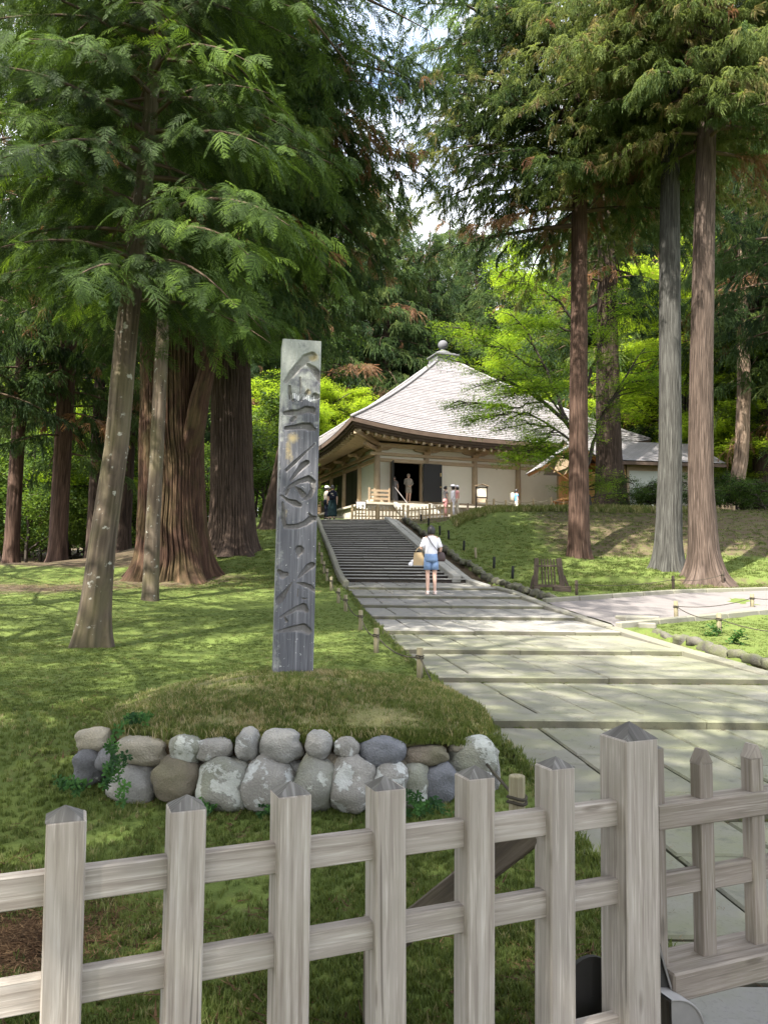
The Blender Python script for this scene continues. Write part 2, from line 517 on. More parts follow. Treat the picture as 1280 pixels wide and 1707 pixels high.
# ------------------------------------------------------------------ mesh builder
class MB:
    def __init__(s):
        s.v = []; s.f = []; s.uv = []; s.mi = []; s.n = 0; s.cur = 0
    def add(s, verts, faces, uvs=None):
        b = s.n
        s.v.extend([tuple(p) for p in verts]); s.n += len(verts)
        for k, f in enumerate(faces):
            s.f.append(tuple(i + b for i in f))
            s.uv.append(uvs[k] if uvs else [(0, 0)] * len(f))
            s.mi.append(s.cur)
        return s
    def box(s, c, size, rot=None, taper=None, long=None, bev=0.0):
        """box at c; rot a 3x3 Matrix; UVs in metres with v along the long axis; bev chamfers the edges"""
        hx, hy, hz = size[0] / 2, size[1] / 2, size[2] / 2
        la = long if long is not None else int(np.argmax(size))
        c = Vector(c)
        def T(p):
            p = Vector(p)
            if taper:
                k = (p.z / hz + 1) / 2
                p.x *= 1 + (taper[0] - 1) * k; p.y *= 1 + (taper[1] - 1) * k
            return c + (rot @ p if rot else p)
        if bev <= 0:
            vs = [(sx * hx, sy * hy, sz * hz) for sx in (-1, 1) for sy in (-1, 1) for sz in (-1, 1)]
            fs = [(0, 1, 3, 2), (4, 6, 7, 5), (0, 4, 5, 1), (2, 3, 7, 6), (0, 2, 6, 4), (1, 5, 7, 3)]
        else:
            b = min(bev, hx * .49, hy * .49, hz * .49)
            vs = []; idx = {}
            for sx in (-1, 1):
                for sy in (-1, 1):
                    for sz in (-1, 1):
                        for ax in range(3):
                            q = [sx * (hx - b), sy * (hy - b), sz * (hz - b)]
                            q[ax] = (sx * hx, sy * hy, sz * hz)[ax]
                            idx[(sx, sy, sz, ax)] = len(vs); vs.append(tuple(q))
            fs = []
            def quad(axis, sg):
                o = [a for a in range(3) if a != axis]
                r = []
                for (p, q) in ((-1, -1), (1, -1), (1, 1), (-1, 1)):
                    sgn = [0, 0, 0]; sgn[axis] = sg; sgn[o[0]] = p; sgn[o[1]] = q
                    r.append(idx[(*sgn, axis)])
                return r
            for ax in range(3):
                for sg in (-1, 1):
                    fs.append(quad(ax, sg))
            for ax in range(3):                       # edges along ax
                o = [a for a in range(3) if a != ax]
                for p in (-1, 1):
                    for q in (-1, 1):
                        r = []
                        for (e, use) in ((-1, o[0]), (1, o[0]), (1, o[1]), (-1, o[1])):
                            sgn = [0, 0, 0]; sgn[ax] = e; sgn[o[0]] = p; sgn[o[1]] = q
                            r.append(idx[(*sgn, use)])
                        fs.append(r)
            for sx in (-1, 1):
                for sy in (-1, 1):
                    for sz in (-1, 1):
                        fs.append([idx[(sx, sy, sz, a)] for a in range(3)])
            fix = []
            for f in fs:
                p = [Vector(vs[i]) for i in f]
                nn = (p[1] - p[0]).cross(p[2] - p[0])
                if nn.dot(sum(p, Vector()) / len(p)) < 0:
                    f = f[::-1]
                fix.append(tuple(f))
            fs = fix
        uvs = []
        others = [a for a in range(3) if a != la]
        for f in fs:
            p = [Vector(vs[i]) for i in f]
            nn = (p[1] - p[0]).cross(p[2] - p[0])
            na = max(range(3), key=lambda a: abs(nn[a]))
            if na == la:
                uvs.append([(q[others[0]] + .37, q[others[1]] * .08) for q in p])
            else:
                ua = [a for a in others if a != na][0]
                off = .61 * na + (.23 if nn[na] > 0 else 0)
                uvs.append([(q[ua] + off, q[la]) for q in p])
        return s.add([T(p) for p in vs], fs, uvs)
    def bar(s, a, b, w, h, up=(0, 0, 1), bev=0.0):
        a, b = Vector(a), Vector(b)
        d = (b - a)
        L = d.length
        d.normalize()
        up = Vector(up)
        side = d.cross(up)
        if side.length < 1e-4:
            side = d.cross(Vector((0, 1, 0)))
        side.normalize()
        u = side.cross(d)
        m = Matrix((d, side, u)).transposed()
        return s.box((a + b) / 2, (L, w, h), m, None, 0, bev)
    def tube(s, pts, rad, seg=8, caps=True, closed=False):
        pts = [Vector(p) for p in pts]
        n = len(pts)
        rad = [rad] * n if isinstance(rad, (int, float)) else rad
        vs = []; fs = []; uvs = []
        prev = None; L = 0; Ls = []
        for i, p in enumerate(pts):
            if closed:
                d = pts[(i + 1) % n] - pts[i - 1]
            else:
                d = pts[min(i + 1, n - 1)] - pts[max(i - 1, 0)]
            if d.length < 1e-9:
                d = Vector((0, 0, 1))
            d.normalize()
            if prev is None:
                r = d.cross(Vector((0, 0, 1)) if abs(d.z) < .95 else Vector((1, 0, 0)))
            else:
                r = prev - d * prev.dot(d)
            r.normalize(); prev = r
            u = d.cross(r)
            if i:
                L += (p - pts[i - 1]).length
            Ls.append(L)
            for k in range(seg):
                t = 2 * PI * k / seg
                vs.append(p + (r * math.cos(t) + u * math.sin(t)) * rad[i])
        m = n if closed else n - 1
        for i in range(m):
            j = (i + 1) % n
            for k in range(seg):
                k2 = (k + 1) % seg
                fs.append((i * seg + k, i * seg + k2, j * seg + k2, j * seg + k))
                c = 2 * PI * max(rad[i], .004) / seg
                la, lb = Ls[i], (Ls[j] if j > i else L + .1)
                uvs.append([(k * c, la), ((k + 1) * c, la), ((k + 1) * c, lb), (k * c, lb)])
        if caps and not closed:
            fs.append(tuple(range(seg))[::-1]); uvs.append([(v[0] * .3, v[1] * .3) for v in vs[:seg]][::-1])
            e = (n - 1) * seg
            fs.append(tuple(range(e, e + seg))); uvs.append([(v[0] * .3, v[1] * .3) for v in vs[e:e + seg]])
        return s.add(vs, fs, uvs)
    def loft(s, rings, cap=True):
        """rings: lists of points of equal count"""
        seg = len(rings[0])
        vs = [Vector(p) for r in rings for p in r]
        fs = []; uvs = []
        for i in range(len(rings) - 1):
            for k in range(seg):
                k2 = (k + 1) % seg
                fs.append((i * seg + k, i * seg + k2, (i + 1) * seg + k2, (i + 1) * seg + k))
                uvs.append([(k * .05, i * .1), (k * .05 + .05, i * .1), (k * .05 + .05, i * .1 + .1), (k * .05, i * .1 + .1)])
        if cap:
            fs.append(tuple(range(seg))[::-1]); uvs.append([(0, 0)] * seg)
            e = (len(rings) - 1) * seg
            fs.append(tuple(range(e, e + seg))); uvs.append([(0, 0)] * seg)
        return s.add(vs, fs, uvs)
    def ellipsoid(s, c, r, seg=14, rings=9, rot=None):
        c = Vector(c); rr = []
        for i in range(rings + 1):
            t = PI * i / rings
            ring = []
            for k in range(seg):
                a = 2 * PI * k / seg
                p = Vector((r[0] * math.sin(t) * math.cos(a), r[1] * math.sin(t) * math.sin(a), -r[2] * math.cos(t)))
                ring.append(c + (rot @ p if rot else p))
            rr.append(ring)
        return s.loft(rr, False)
    def build(s, name, mats, parent=None, org=(0, 0, 0), smooth=False, kind=None):
        me = bpy.data.meshes.new(name)
        o = Vector(org)
        me.from_pydata([tuple(Vector(p) - o) for p in s.v], [], s.f)
        ul = me.uv_layers.new(name='UVMap')
        flat = np.array([c for f in s.uv for q in f for c in q], dtype=np.float32)
        ul.data.foreach_set('uv', flat)
        if isinstance(mats, str):
            mats = [mats]
        for m in mats:
            me.materials.append(MATS[m])
        if len(mats) > 1:
            me.polygons.foreach_set('material_index', s.mi)
        if smooth:
            me.polygons.foreach_set('use_smooth', [True] * len(me.polygons))
        me.update()
        return link(name, me, parent, kind)

def link(name, me, parent=None, kind=None, loc=None):
    ob = bpy.data.objects.new(name, me)
    COL.objects.link(ob)
    if parent is not None:
        ob.parent = parent
    if kind:
        ob['kind'] = kind
    if loc is not None:
        ob.location = loc
    return ob
def tag(o, label, cat, group=None):
    o['label'] = label
    o['category'] = cat
    if group:
        o['group'] = group
    return o
def thing(name, label, cat, loc=(0, 0, 0), rotz=0.0, group=None):
    o = bpy.data.objects.new(name, None)
    o.empty_display_size = .2
    COL.objects.link(o)
    o.location = loc
    o.rotation_euler = (0, 0, rotz)
    return tag(o, label, cat, group)
def dup(o, parent=None):
    c = o.copy(); COL.objects.link(c)
    if parent is not None:
        c.parent = parent
    for ch in list(o.children):
        dup(ch, c)
    return c
def grid_mesh(name, V, nx, ny, mat, uv=None, smooth=True, attrs=None, wrap=False):
    """V (ny*nx,3) row-major grid -> mesh; wrap joins the last column to the first"""
    me = bpy.data.meshes.new(name)
    cols = nx if wrap else nx - 1
    i = np.arange(ny - 1)[:, None] * nx
    k = np.arange(cols)[None, :]
    k2 = (k + 1) % nx
    F = np.stack([i + k, i + k2, i + nx + k2, i + nx + k], -1).reshape(-1, 4)
    nf = len(F)
    me.vertices.add(len(V)); me.vertices.foreach_set('co', np.asarray(V, np.float32).ravel())
    me.loops.add(nf * 4); me.loops.foreach_set('vertex_index', F.astype(np.int32).ravel())
    me.polygons.add(nf)
    me.polygons.foreach_set('loop_start', np.arange(0, nf * 4, 4, dtype=np.int32))
    me.polygons.foreach_set('use_smooth', np.full(nf, smooth))
    if uv is not None:
        U = np.asarray(uv, np.float32)
        lo = U[F.ravel()].reshape(-1, 4, 2).copy()
        if wrap:
            w = np.nonzero(np.tile(np.arange(cols), ny - 1) == cols - 1)[0]
            step = U[1, 0] - U[0, 0]
            lo[w, 1, 0] = lo[w, 0, 0] + step; lo[w, 2, 0] = lo[w, 3, 0] + step
        ul = me.uv_layers.new(name='UVMap')
        ul.data.foreach_set('uv', lo.ravel())
    for nm, a in (attrs or {}).items():
        at_ = me.attributes.new(nm, 'FLOAT', 'POINT')
        at_.data.foreach_set('value', np.asarray(a, np.float32).ravel())
    me.materials.append(MATS[mat])
    me.update(calc_edges=True)
    me.validate()
    return me
# ================================================================== GROUND
def spaced(a, segs):
    """coordinates from a, by (end, step) spans"""
    out = [a]
    for end, st in segs:
        n = max(1, int(round((end - out[-1]) / st)))
        out.extend(list(np.linspace(out[-1], end, n + 1)[1:]))
    return np.array(out)
gx = spaced(-240, [(-60, 12), (-24, 2), (-9, .5), (-4, .14), (4.5, .075), (9, .14), (20, .4), (60, 2), (240, 12)])
gy = spaced(-40, [(-6, 4), (1.5, .5), (9, .075), (20, .14), (46, .35), (70, 1.5), (140, 5), (420, 20)])
GX, GY = np.meshgrid(gx, gy)
GZ = terrain(GX, GY)
inside = sstep(-.12, .06, GX - XL(GY)) * sstep(-.45, -.25, -(GX - XR(GY)) - 0.0) * (GY < 36.4)
inside = ((GX > XL(GY) - .02) & (GX < XR(GY) + np.where((GY > 13.3) & (GY < 18), .20, .5)) & (GY < 36.2) & (GY > -8)).astype(float)
GZ = GZ * (1 - inside) + (P(GY) - .14) * inside
fore = sstep(.4, 1.5, 3.0 - GY)
soil = inside * 1.0
def blot(cx, cy, rx, ry, amt):
    return amt * np.exp(-(((GX - cx) / rx) ** 2 + ((GY - cy) / ry) ** 2))
soil = np.maximum(soil, .21 * (1 - sstep(8, 16, GY)))
_q = gp(40, 1575)
soil = np.maximum(soil, blot(_q.x, _q.y, .26, .22, 1.0))
soil = np.maximum(soil, .95 * sstep(22.5, 25, GY) * sstep(4.5, 6.5, XL(GY) - GX))
soil = np.maximum(soil, .95 * sstep(26, 29, GY) * sstep(3.0, 5.5, XL(GY) - GX))
soil = np.maximum(soil, blot(-5.9, 21.6, 3.2, 2.4, .72))
soil = np.maximum(soil, blot(-9.5, 19.5, 5.0, 1.8, .75))
soil = np.maximum(soil, blot(-11.5, 31, 9, 5, .45))
soil = np.maximum(soil, blot(.85, 2.75, .5, .5, .75))
soil = np.maximum(soil, blot(-.9, 4.35, .5, .12, .45))
soil = np.maximum(soil, blot(-4.3, 11.2, .7, .5, .55))
soil = np.maximum(soil, blot(9.0, 21.2, 3.2, 1.3, .75))
bankmask = sstep(25.5, 27, GY) * sstep(1.8, 4.5, GX - XR(GY)) * (1 - sstep(33.2, 34.2, GY))
soil = np.maximum(soil, bankmask * (.24 + .38 * sstep(4.6, 7.0, GX - .1 * (GY - 30))))
soil = np.maximum(soil, sstep(34.2, 35.0, GY) * sstep(-2.2, -1.6, GX) * (1 - sstep(60, 62, GY)) * .9)
soil = np.maximum(soil, sstep(40, 60, GY) * .7)
GZ = GZ + inside * 0
me = grid_mesh('lawn_ground', np.stack([GX, GY, GZ], -1).reshape(-1, 3), len(gx), len(gy), 'lawn', None, True, {'soil': soil})
link('ground', me, None, 'structure')

# ================================================================== PAVED APPROACH
path = bpy.data.objects.new('paved_path', None); COL.objects.link(path); path['kind'] = 'structure'
path['label'] = 'wide shallow stepped approach of grey stone slabs'
RISE = [3.02, 4.68, 6.62, 8.85, 11.0, 12.95, 14.9, 16.7, 18.25, 20.0, 22.0]
def slab(x0, x1, y0, y1, za, zb, mat, name='paving_slab', gap=.009, th=.12, bev=.012, skew=True):
    """one slab: a sheared prism whose sides follow the direction of the path"""
    b = MB()
    g = gap
    jz = random.uniform(-.004, .004); tx = random.uniform(-.004, .004); ty = random.uniform(-.003, .003)
    sk = -.134 if skew else 0
    def ring(ins, dz):
        out = []
        for (fx, fy) in ((0, 0), (1, 0), (1, 1), (0, 1)):
            yy = y0 + g + ins if fy == 0 else y1 - g - ins
            xx = (x0 + g + ins if fx == 0 else x1 - g - ins)
            zz = (za + (zb - za) * (yy - y0) / (y1 - y0)) + jz + tx * (fx - .5) + ty * (fy - .5)
            out.append((xx + sk * (yy - y0), yy, zz + dz))
        return out
    vs = ring(0, -th) + ring(0, -bev) + ring(bev, 0)
    fs = []
    for r in (0, 1):
        for k in range(4):
            k2 = (k + 1) % 4
            fs.append((r * 4 + k, r * 4 + k2, r * 4 + 4 + k2, r * 4 + 4 + k))
    fs.append((8, 9, 10, 11))
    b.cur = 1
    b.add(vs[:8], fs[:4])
    b.cur = 0
    b.add(vs[4:], [tuple(i - 4 for i in f) for f in fs[4:]])
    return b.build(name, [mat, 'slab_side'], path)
for k in range(len(RISE) - 1):
    ya, yb = RISE[k], RISE[k + 1]
    za, zb = float(P(ya)) + .032, float(P(yb)) - .035
    mat = 'paving_near' if ya < 12 else 'paving_far'
    yn = ya + .29
    zn = za + (zb - za) * .29 / (yb - ya)
    xl, xr = float(XL(ya)) + .05, float(XR(ya))
    # front row of long kerb blocks
    x = xl
    cuts = [xl]
    while cuts[-1] < xr - 1.0:
        cuts.append(cuts[-1] + random.uniform(1.3, 2.1))
    if xr - cuts[-1] < .5:
        cuts.pop()
    cuts.append(xr)
    for a, c in zip(cuts[:-1], cuts[1:]):
        slab(a, c, ya, yn, za, zn, mat, 'edge_slab', .004, .17, .014)
    xl2 = xl - .134 * .29
    wid = xr - xl
    nc = 8
    edges = [xl2 + wid * (i + (random.uniform(-.10, .10) if 0 < i < nc else 0)) / nc for i in range(nc + 1)]
    for i in range(nc):
        split = random.random() < .55
        if split:
            ym = yn + (yb - yn) * random.choice([.38, .5, .62]) + random.uniform(-.04, .04)
            zm = zn + (zb - zn) * (ym - yn) / (yb - yn)
            slab(edges[i], edges[i + 1], yn, ym, zn, zm, mat)
            dx = -.134 * (ym - yn)
            slab(edges[i] + dx, edges[i + 1] + dx, ym, yb, zm, zb, mat)
        else:
            slab(edges[i], edges[i + 1], yn, yb, zn, zb, mat)
# threshold slabs inside the gate
for i in range(5):
    slab(.95 + i * .95, 1.9 + i * .95, 2.36, 3.0, .085, .095, 'threshold', 'threshold_slab', .005, .17, .012, False)
for i in range(4):
    slab(.75 + i * 1.3, 2.05 + i * 1.3, .9, 2.34, .075, .082, 'threshold', 'threshold_slab', .005, .17, .012, False)

# ---- staircase
stair = bpy.data.objects.new('staircase', None); COL.objects.link(stair); stair['kind'] = 'structure'
stair['label'] = 'long straight stone staircase with dark risers'
NS = 28
for k in range(NS):
    y0 = 22.0 + .5 * k
    z0 = float(P(22.0)) - .02 + .0943 * k
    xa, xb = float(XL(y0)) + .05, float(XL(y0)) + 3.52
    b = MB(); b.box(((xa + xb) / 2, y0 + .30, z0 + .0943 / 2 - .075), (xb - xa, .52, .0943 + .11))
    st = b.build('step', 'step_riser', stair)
    b = MB()
    cuts = [xa - .01, xa + 1.1 + random.uniform(-.3, .3), xa + 2.3 + random.uniform(-.3, .3), xb + .01]
    for a, c in zip(cuts[:-1], cuts[1:]):
        jz = random.uniform(-.004, .004)
        b.box(((a + c) / 2, y0 + .26, z0 + .0943 + jz), (c - a - .008, .56, .028 + random.uniform(0, .008)), None, None, None, .006)
    b.build('tread', 'step_tread', st)

# ---- borders along the stairs and the pavement
def border_run(name, off, side, y0, y1, L, w, h, mat, lift, owner, jit=.01):
    """stones set end to end along the path; off = distance outside the left/right edge"""
    y = y0
    while y < y1 - .2:
        l = L * random.uniform(.8, 1.2)
        ye = min(y + l, y1)
        def pt(yy):
            x = (float(XL(yy)) - off) if side < 0 else (float(XR(yy)) + off)
            return Vector((x + random.uniform(-jit, jit), yy, float(P(yy)) + lift + random.uniform(-jit, jit) * .6))
        a, b_ = pt(y + .006), pt(ye - .006)
        m = MB(); m.bar(a, b_, w, h, (0, 0, 1), .018)
        m.build(name, mat, owner)
        y = ye
border_run('border_stone', -.02, -1, 20.2, 36.0, 1.5, .15, .24, 'kerb_dark', .05, stair)
border_run('border_stone', -.44, 1, 22.0, 36.2, 1.6, .26, .22, 'border_pale', .07, stair)
border_run('border_stone', -.08, 1, 20.5, 36.2, 1.6, .20, .16, 'border_pale', -.02, stair)
border_run('border_stone', .10, 1, 7.6, 13.6, 1.1, .20, .22, 'kerb_dark', -.07, path, .012)
border_run('border_stone', .10, 1, 13.7, 20.4, 1.2, .20, .22, 'kerb_dark', -.06, path, .012)

def rock_mesh(name, r, seed, mat, seg=14, rings=10, rough=.16, sq=.8):
    t = np.linspace(-PI / 2, PI / 2, rings)[:, None]
    a = np.linspace(0, 2 * PI, seg, endpoint=False)[None, :]
    def pw(v, e):
        return np.sign(v) * np.abs(v) ** e
    X = pw(np.cos(t), sq) * pw(np.cos(a), sq); Y = pw(np.cos(t), sq) * pw(np.sin(a), sq); Z = pw(np.sin(t), sq) * np.ones_like(a)
    d = 1 + rough * fbm(X * 1.4 + seed * 7.1, Y * 1.4 + seed * 3.3, Z * 1.4 + seed, 5, 3)
    V = np.stack([X * d * r[0], Y * d * r[1], Z * d * r[2]], -1).reshape(-1, 3)
    uv = np.stack(np.broadcast_arrays(a, t), -1).reshape(-1, 2)
    return grid_mesh(name, V, seg, rings, mat, uv, True, None, True)
# rough kerb rocks at the gutter
kr = [rock_mesh('kerb_rock', (.13 + .03 * k, .095, .085), 40 + k, 'kerb_rock', 14, 10, .32, .75) for k in range(5)]
def rock_run(off, y0, y1, step, lift, owner, s0=1.0):
    y = y0
    while y < y1:
        s = s0 * random.uniform(.8, 1.25)
        x = float(XR(y)) + off + random.uniform(-.03, .03)
        o = link('kerb_rock', random.choice(kr), owner)
        o.location = (x, y, float(P(y)) + lift + random.uniform(-.02, .02))
        o.rotation_euler = (random.uniform(-.15, .15), random.uniform(-.15, .15), PI / 2 + .13 + random.uniform(-.25, .25))
        o.scale = (s * random.uniform(.85, 1.2), s, s)
        y += step * s
rock_run(.62, 7.4, 13.1, .345, .0, path)
rock_run(.60, 17.9, 25, .33, .03, path)
rock_run(.42, 25, 36.2, .42, .05, stair, 1.15)
# flat stones where the side path meets the gutter
for (px, py, w, l) in ((1062, 1037, .40, .7), (1078, 1047, .2, .3)):
    p = gp(px, py)
    m = MB(); m.box((p.x, p.y, p.z + .02), (l, w, .12), Matrix.Rotation(random.uniform(-.2, .5), 3, 'Z'), None, 0, .02)
    m.build('kerb_stone', 'kerb_dark', path)

# ---- side path
nx_, ny_ = 60, 14
ux = np.linspace(0, 1, nx_)
xs_near = np.interp(ux, [0, .3, .6, 1], [4.06, 7.8, 13, 26]); ys_near = np.interp(ux, [0, .3, .6, 1], [13.6, 15.9, 18.6, 24])
xs_far = np.interp(ux, [0, .3, .6, 1], [3.56, 7.4, 12, 26]); ys_far = np.interp(ux, [0, .3, .6, 1], [17.4, 19.3, 20.6, 26])
V = []
for j in range(ny_):
    t = j / (ny_ - 1)
    x = xs_near * (1 - t) + xs_far * t; y = ys_near * (1 - t) + ys_far * t
    z = terrain_raw(x, y) + .045 + .012 * fbm(x * 1.5, y * 1.5, 0, 2, 3) - .05 * (abs(t - .5) > .49)
    V.append(np.stack([x, y, z], -1))
link('side_path', grid_mesh('side_path', np.concatenate(V), nx_, ny_, 'side_path'), None, 'structure')
sp_e = bpy.data.objects.new('side_path_edging', None); COL.objects.link(sp_e); sp_e['kind'] = 'structure'
for xs_, ys_, n0, n1 in ((xs_near, ys_near, 0, 40), (xs_far, ys_far, 0, 34)):
    for i in range(n0, n1, 4):
        a = Vector((xs_[i], ys_[i], float(terrain_raw(xs_[i], ys_[i])) + .03)); c = Vector((xs_[i + 4], ys_[i + 4], float(terrain_raw(xs_[i + 4], ys_[i + 4])) + .03))
        m = MB(); m.bar(a, c - (c - a) * .01, .14, .16, (0, 0, 1), .02); m.build('edging_stone', 'kerb_dark', sp_e)

# ================================================================== STONE MOUND
def ZRIM(x):
    return .585
mound = thing('stone_mound', 'low grassy mound faced with lichened boulders, under the carved pillar', 'mound', (MC[0], MC[1], .2))
MO = Vector((MC[0], MC[1], .2))
def outline(a):
    ca, sa = np.cos(a), np.sin(a)
    e = 2 / 3.2
    return 1.33 * np.sign(ca) * np.abs(ca) ** e, 1.14 * np.sign(sa) * np.abs(sa) ** e
na, nr = 96, 34
A_ = np.linspace(0, 2 * PI, na, endpoint=False)[None, :]
rr = np.concatenate([np.linspace(.01, .96, 26), [.985, 1.0, 1.0, .985, .96, .94, .92, .92]])[:, None]
zz_ = np.concatenate([np.full(26, np.nan), [np.nan, np.nan, .50, .42, .34, .26, .14, .0]])[:, None]
ox, oy = outline(A_)
X = MC[0] + ox * rr; Y = MC[1] + oy * rr
Z = .59 + .225 * (1 - rr ** 2.2) + .022 * fbm(X * 2.2, Y * 2.2, 0, 4, 3) + .012 * fbm(X * 7, Y * 7, 0, 14, 2)
# the turf hangs lower at the right front corner
Z = Z - .05 * sstep(.2, .8, X) * sstep(.8, 1, rr)
Z = np.where(np.isnan(zz_), Z, np.minimum(Z, zz_))
V = np.stack([X, Y, Z], -1).reshape(-1, 3) - np.array(MO)
sm = np.broadcast_to(np.where(np.isnan(zz_), .25, 1.0), X.shape)
sm = np.maximum(sm, .85 * np.exp(-(((X - .62) / .16) ** 2 + ((Y - 5.0) / .2) ** 2)))
n = NT('mound_turf')
w = n.pos()
f1 = n.noise(w, 45, 5, .7); f2 = n.noise(w, 4, 5, .6)
c_ = n.mix(f1, (.07, .075, .025), (.24, .23, .10))
c_ = n.mix(n.math('MULTIPLY', n.ramp(f2, (.42, 0), (.64, 1)), .6), c_, (.21, .18, .10))
s_ = n.n('Attribute', attribute_name='soil').outputs['Fac']
c_ = n.mix(n.ramp(n.math('ADD', s_, n.math('MULTIPLY', n.math('SUBTRACT', f2, .5), .5)), (.55, 0), (.8, 1)), c_, n.mix(f1, (.03, .022, .014), (.12, .085, .05)))
n.done(c_, .95, n.bump(f1, .8, .02), .1)
link('turf_core', grid_mesh('turf_core', V, na, nr, 'mound_turf', None, True, {'soil': sm}, True), mound)

SX, SY = 1 / 1.6, 1 / 1.6
STONES = [  # zoomed px: centre, size, tilt, material, exponent
    (118, 250, 96, 64, -6, 'tan_stone'), (248, 279, 138, 76, 6, 'tan_stone'), (368, 276, 92, 78, 6, 'lichen_stone_green'), (440, 274, 100, 58, -6, 'lichen_stone'),
    (531, 264, 60, 84, 0, 'grey_stone'), (619, 267, 112, 86, 0, 'grey_stone'), (722, 265, 70, 76, 8, 'grey_stone'), (797, 270, 68, 54, 0, 'lichen_stone'),
    (888, 286, 122, 80, -3, 'blue_stone'), (1003, 296, 122, 58, -4, 'brown_stone'), (1090, 268, 44, 30, 0, 'tan_stone'), (660, 292, 40, 30, 0, 'brown_stone'),
    (108, 320, 88, 96, 4, 'dark_stone'), (228, 372, 140, 112, 18, 'grey_stone'), (340, 358, 128, 110, 14, 'brown_stone'), (474, 371, 136, 142, 10, 'lichen_stone_green'),
    (582, 371, 132, 146, 14, 'lichen_stone'), (708, 371, 118, 146, 20, 'lichen_stone_green'), (812, 366, 124, 138, 10, 'lichen_stone'), (905, 372, 110, 132, 6, 'lichen_stone'),
    (975, 378, 90, 128, 8, 'lichen_stone_green'), (1038, 366, 96, 108, 18, 'blue_stone'), (1130, 296, 138, 104, -8, 'lichen_stone_green'), (1120, 372, 120, 110, 0, 'lichen_stone'),
    (1192, 345, 30, 120, 0, 'grey_stone'), (1195, 422, 34, 54, 0, 'lichen_stone'), (165, 300, 70, 66, 0, 'dark_stone'), (420, 330, 60, 46, 0, 'brown_stone'),
    (560, 318, 80, 46, 0, 'brown_stone'), (660, 330, 60, 50, 0, 'grey_stone'), (760, 316, 70, 60, 0, 'brown_stone'), (930, 322, 80, 46, 0, 'brown_stone'),
]
for k, (zx, zy, zw, zh, tilt, mt) in enumerate(STONES):
    px, py = 80 + zx * SX, 1080 + zy * SY
    fx = (px - 478) / 352
    Yd = 4.70 + .38 * abs(fx) ** 3.2 + (.03 if zy < 300 else 0)
    small = zh < 62 and 310 < zy < 335 or zx in (660,)
    if small:
        Yd += .07
    c = at(px, py, Yd)
    rx, rz = zw * SX * Yd / F_PX / 2 * 1.02, zh * SY * Yd / F_PX / 2 * 1.02
    me_ = rock_mesh('stone', (rx, min(rx, rz) * .9 + .03, rz), 3 + k * 1.7, mt, 34, 24, .15, .80)
    o = link('stone', me_, mound)
    o.location = c - MO + Vector((0, .05, 0))
    o.rotation_euler = (R(-6), R(tilt), R(random.uniform(-10, 10)))

# ================================================================== CARVED PILLAR
PB, PT = at(487, 1122, 6.2), at(501.5, 581, 6.2)
PW, PD = .305, .29
pil = thing('carved_pillar', 'tall slate grey pillar carved with large characters, on the grassy mound', 'pillar', PB)
axis = (PT - PB)
Lp = axis.length + .03
yaw = R(10)
zax = axis.normalized()
xax = Vector((math.cos(yaw), math.sin(yaw), 0)); xax = (xax - zax * xax.dot(zax)).normalized()
yax = zax.cross(xax)
pil.rotation_euler = Matrix((xax, yax, zax)).transposed().to_euler()
def face_uv(px, py):
    t = (py - 580) / (1120 - 580)
    l = 471 + (456 - 471) * t; r = 533.5 + (517.5 - 533.5) * t
    return (px - l) / (r - l), 1 - t          # u across, v up 0..1
Z1 = lambda x, y: face_uv(420 + x / 5.6875, 560 + y / 5.69)
Z2 = lambda x, y: face_uv(420 + x / 5.3375, 820 + y / 5.334)
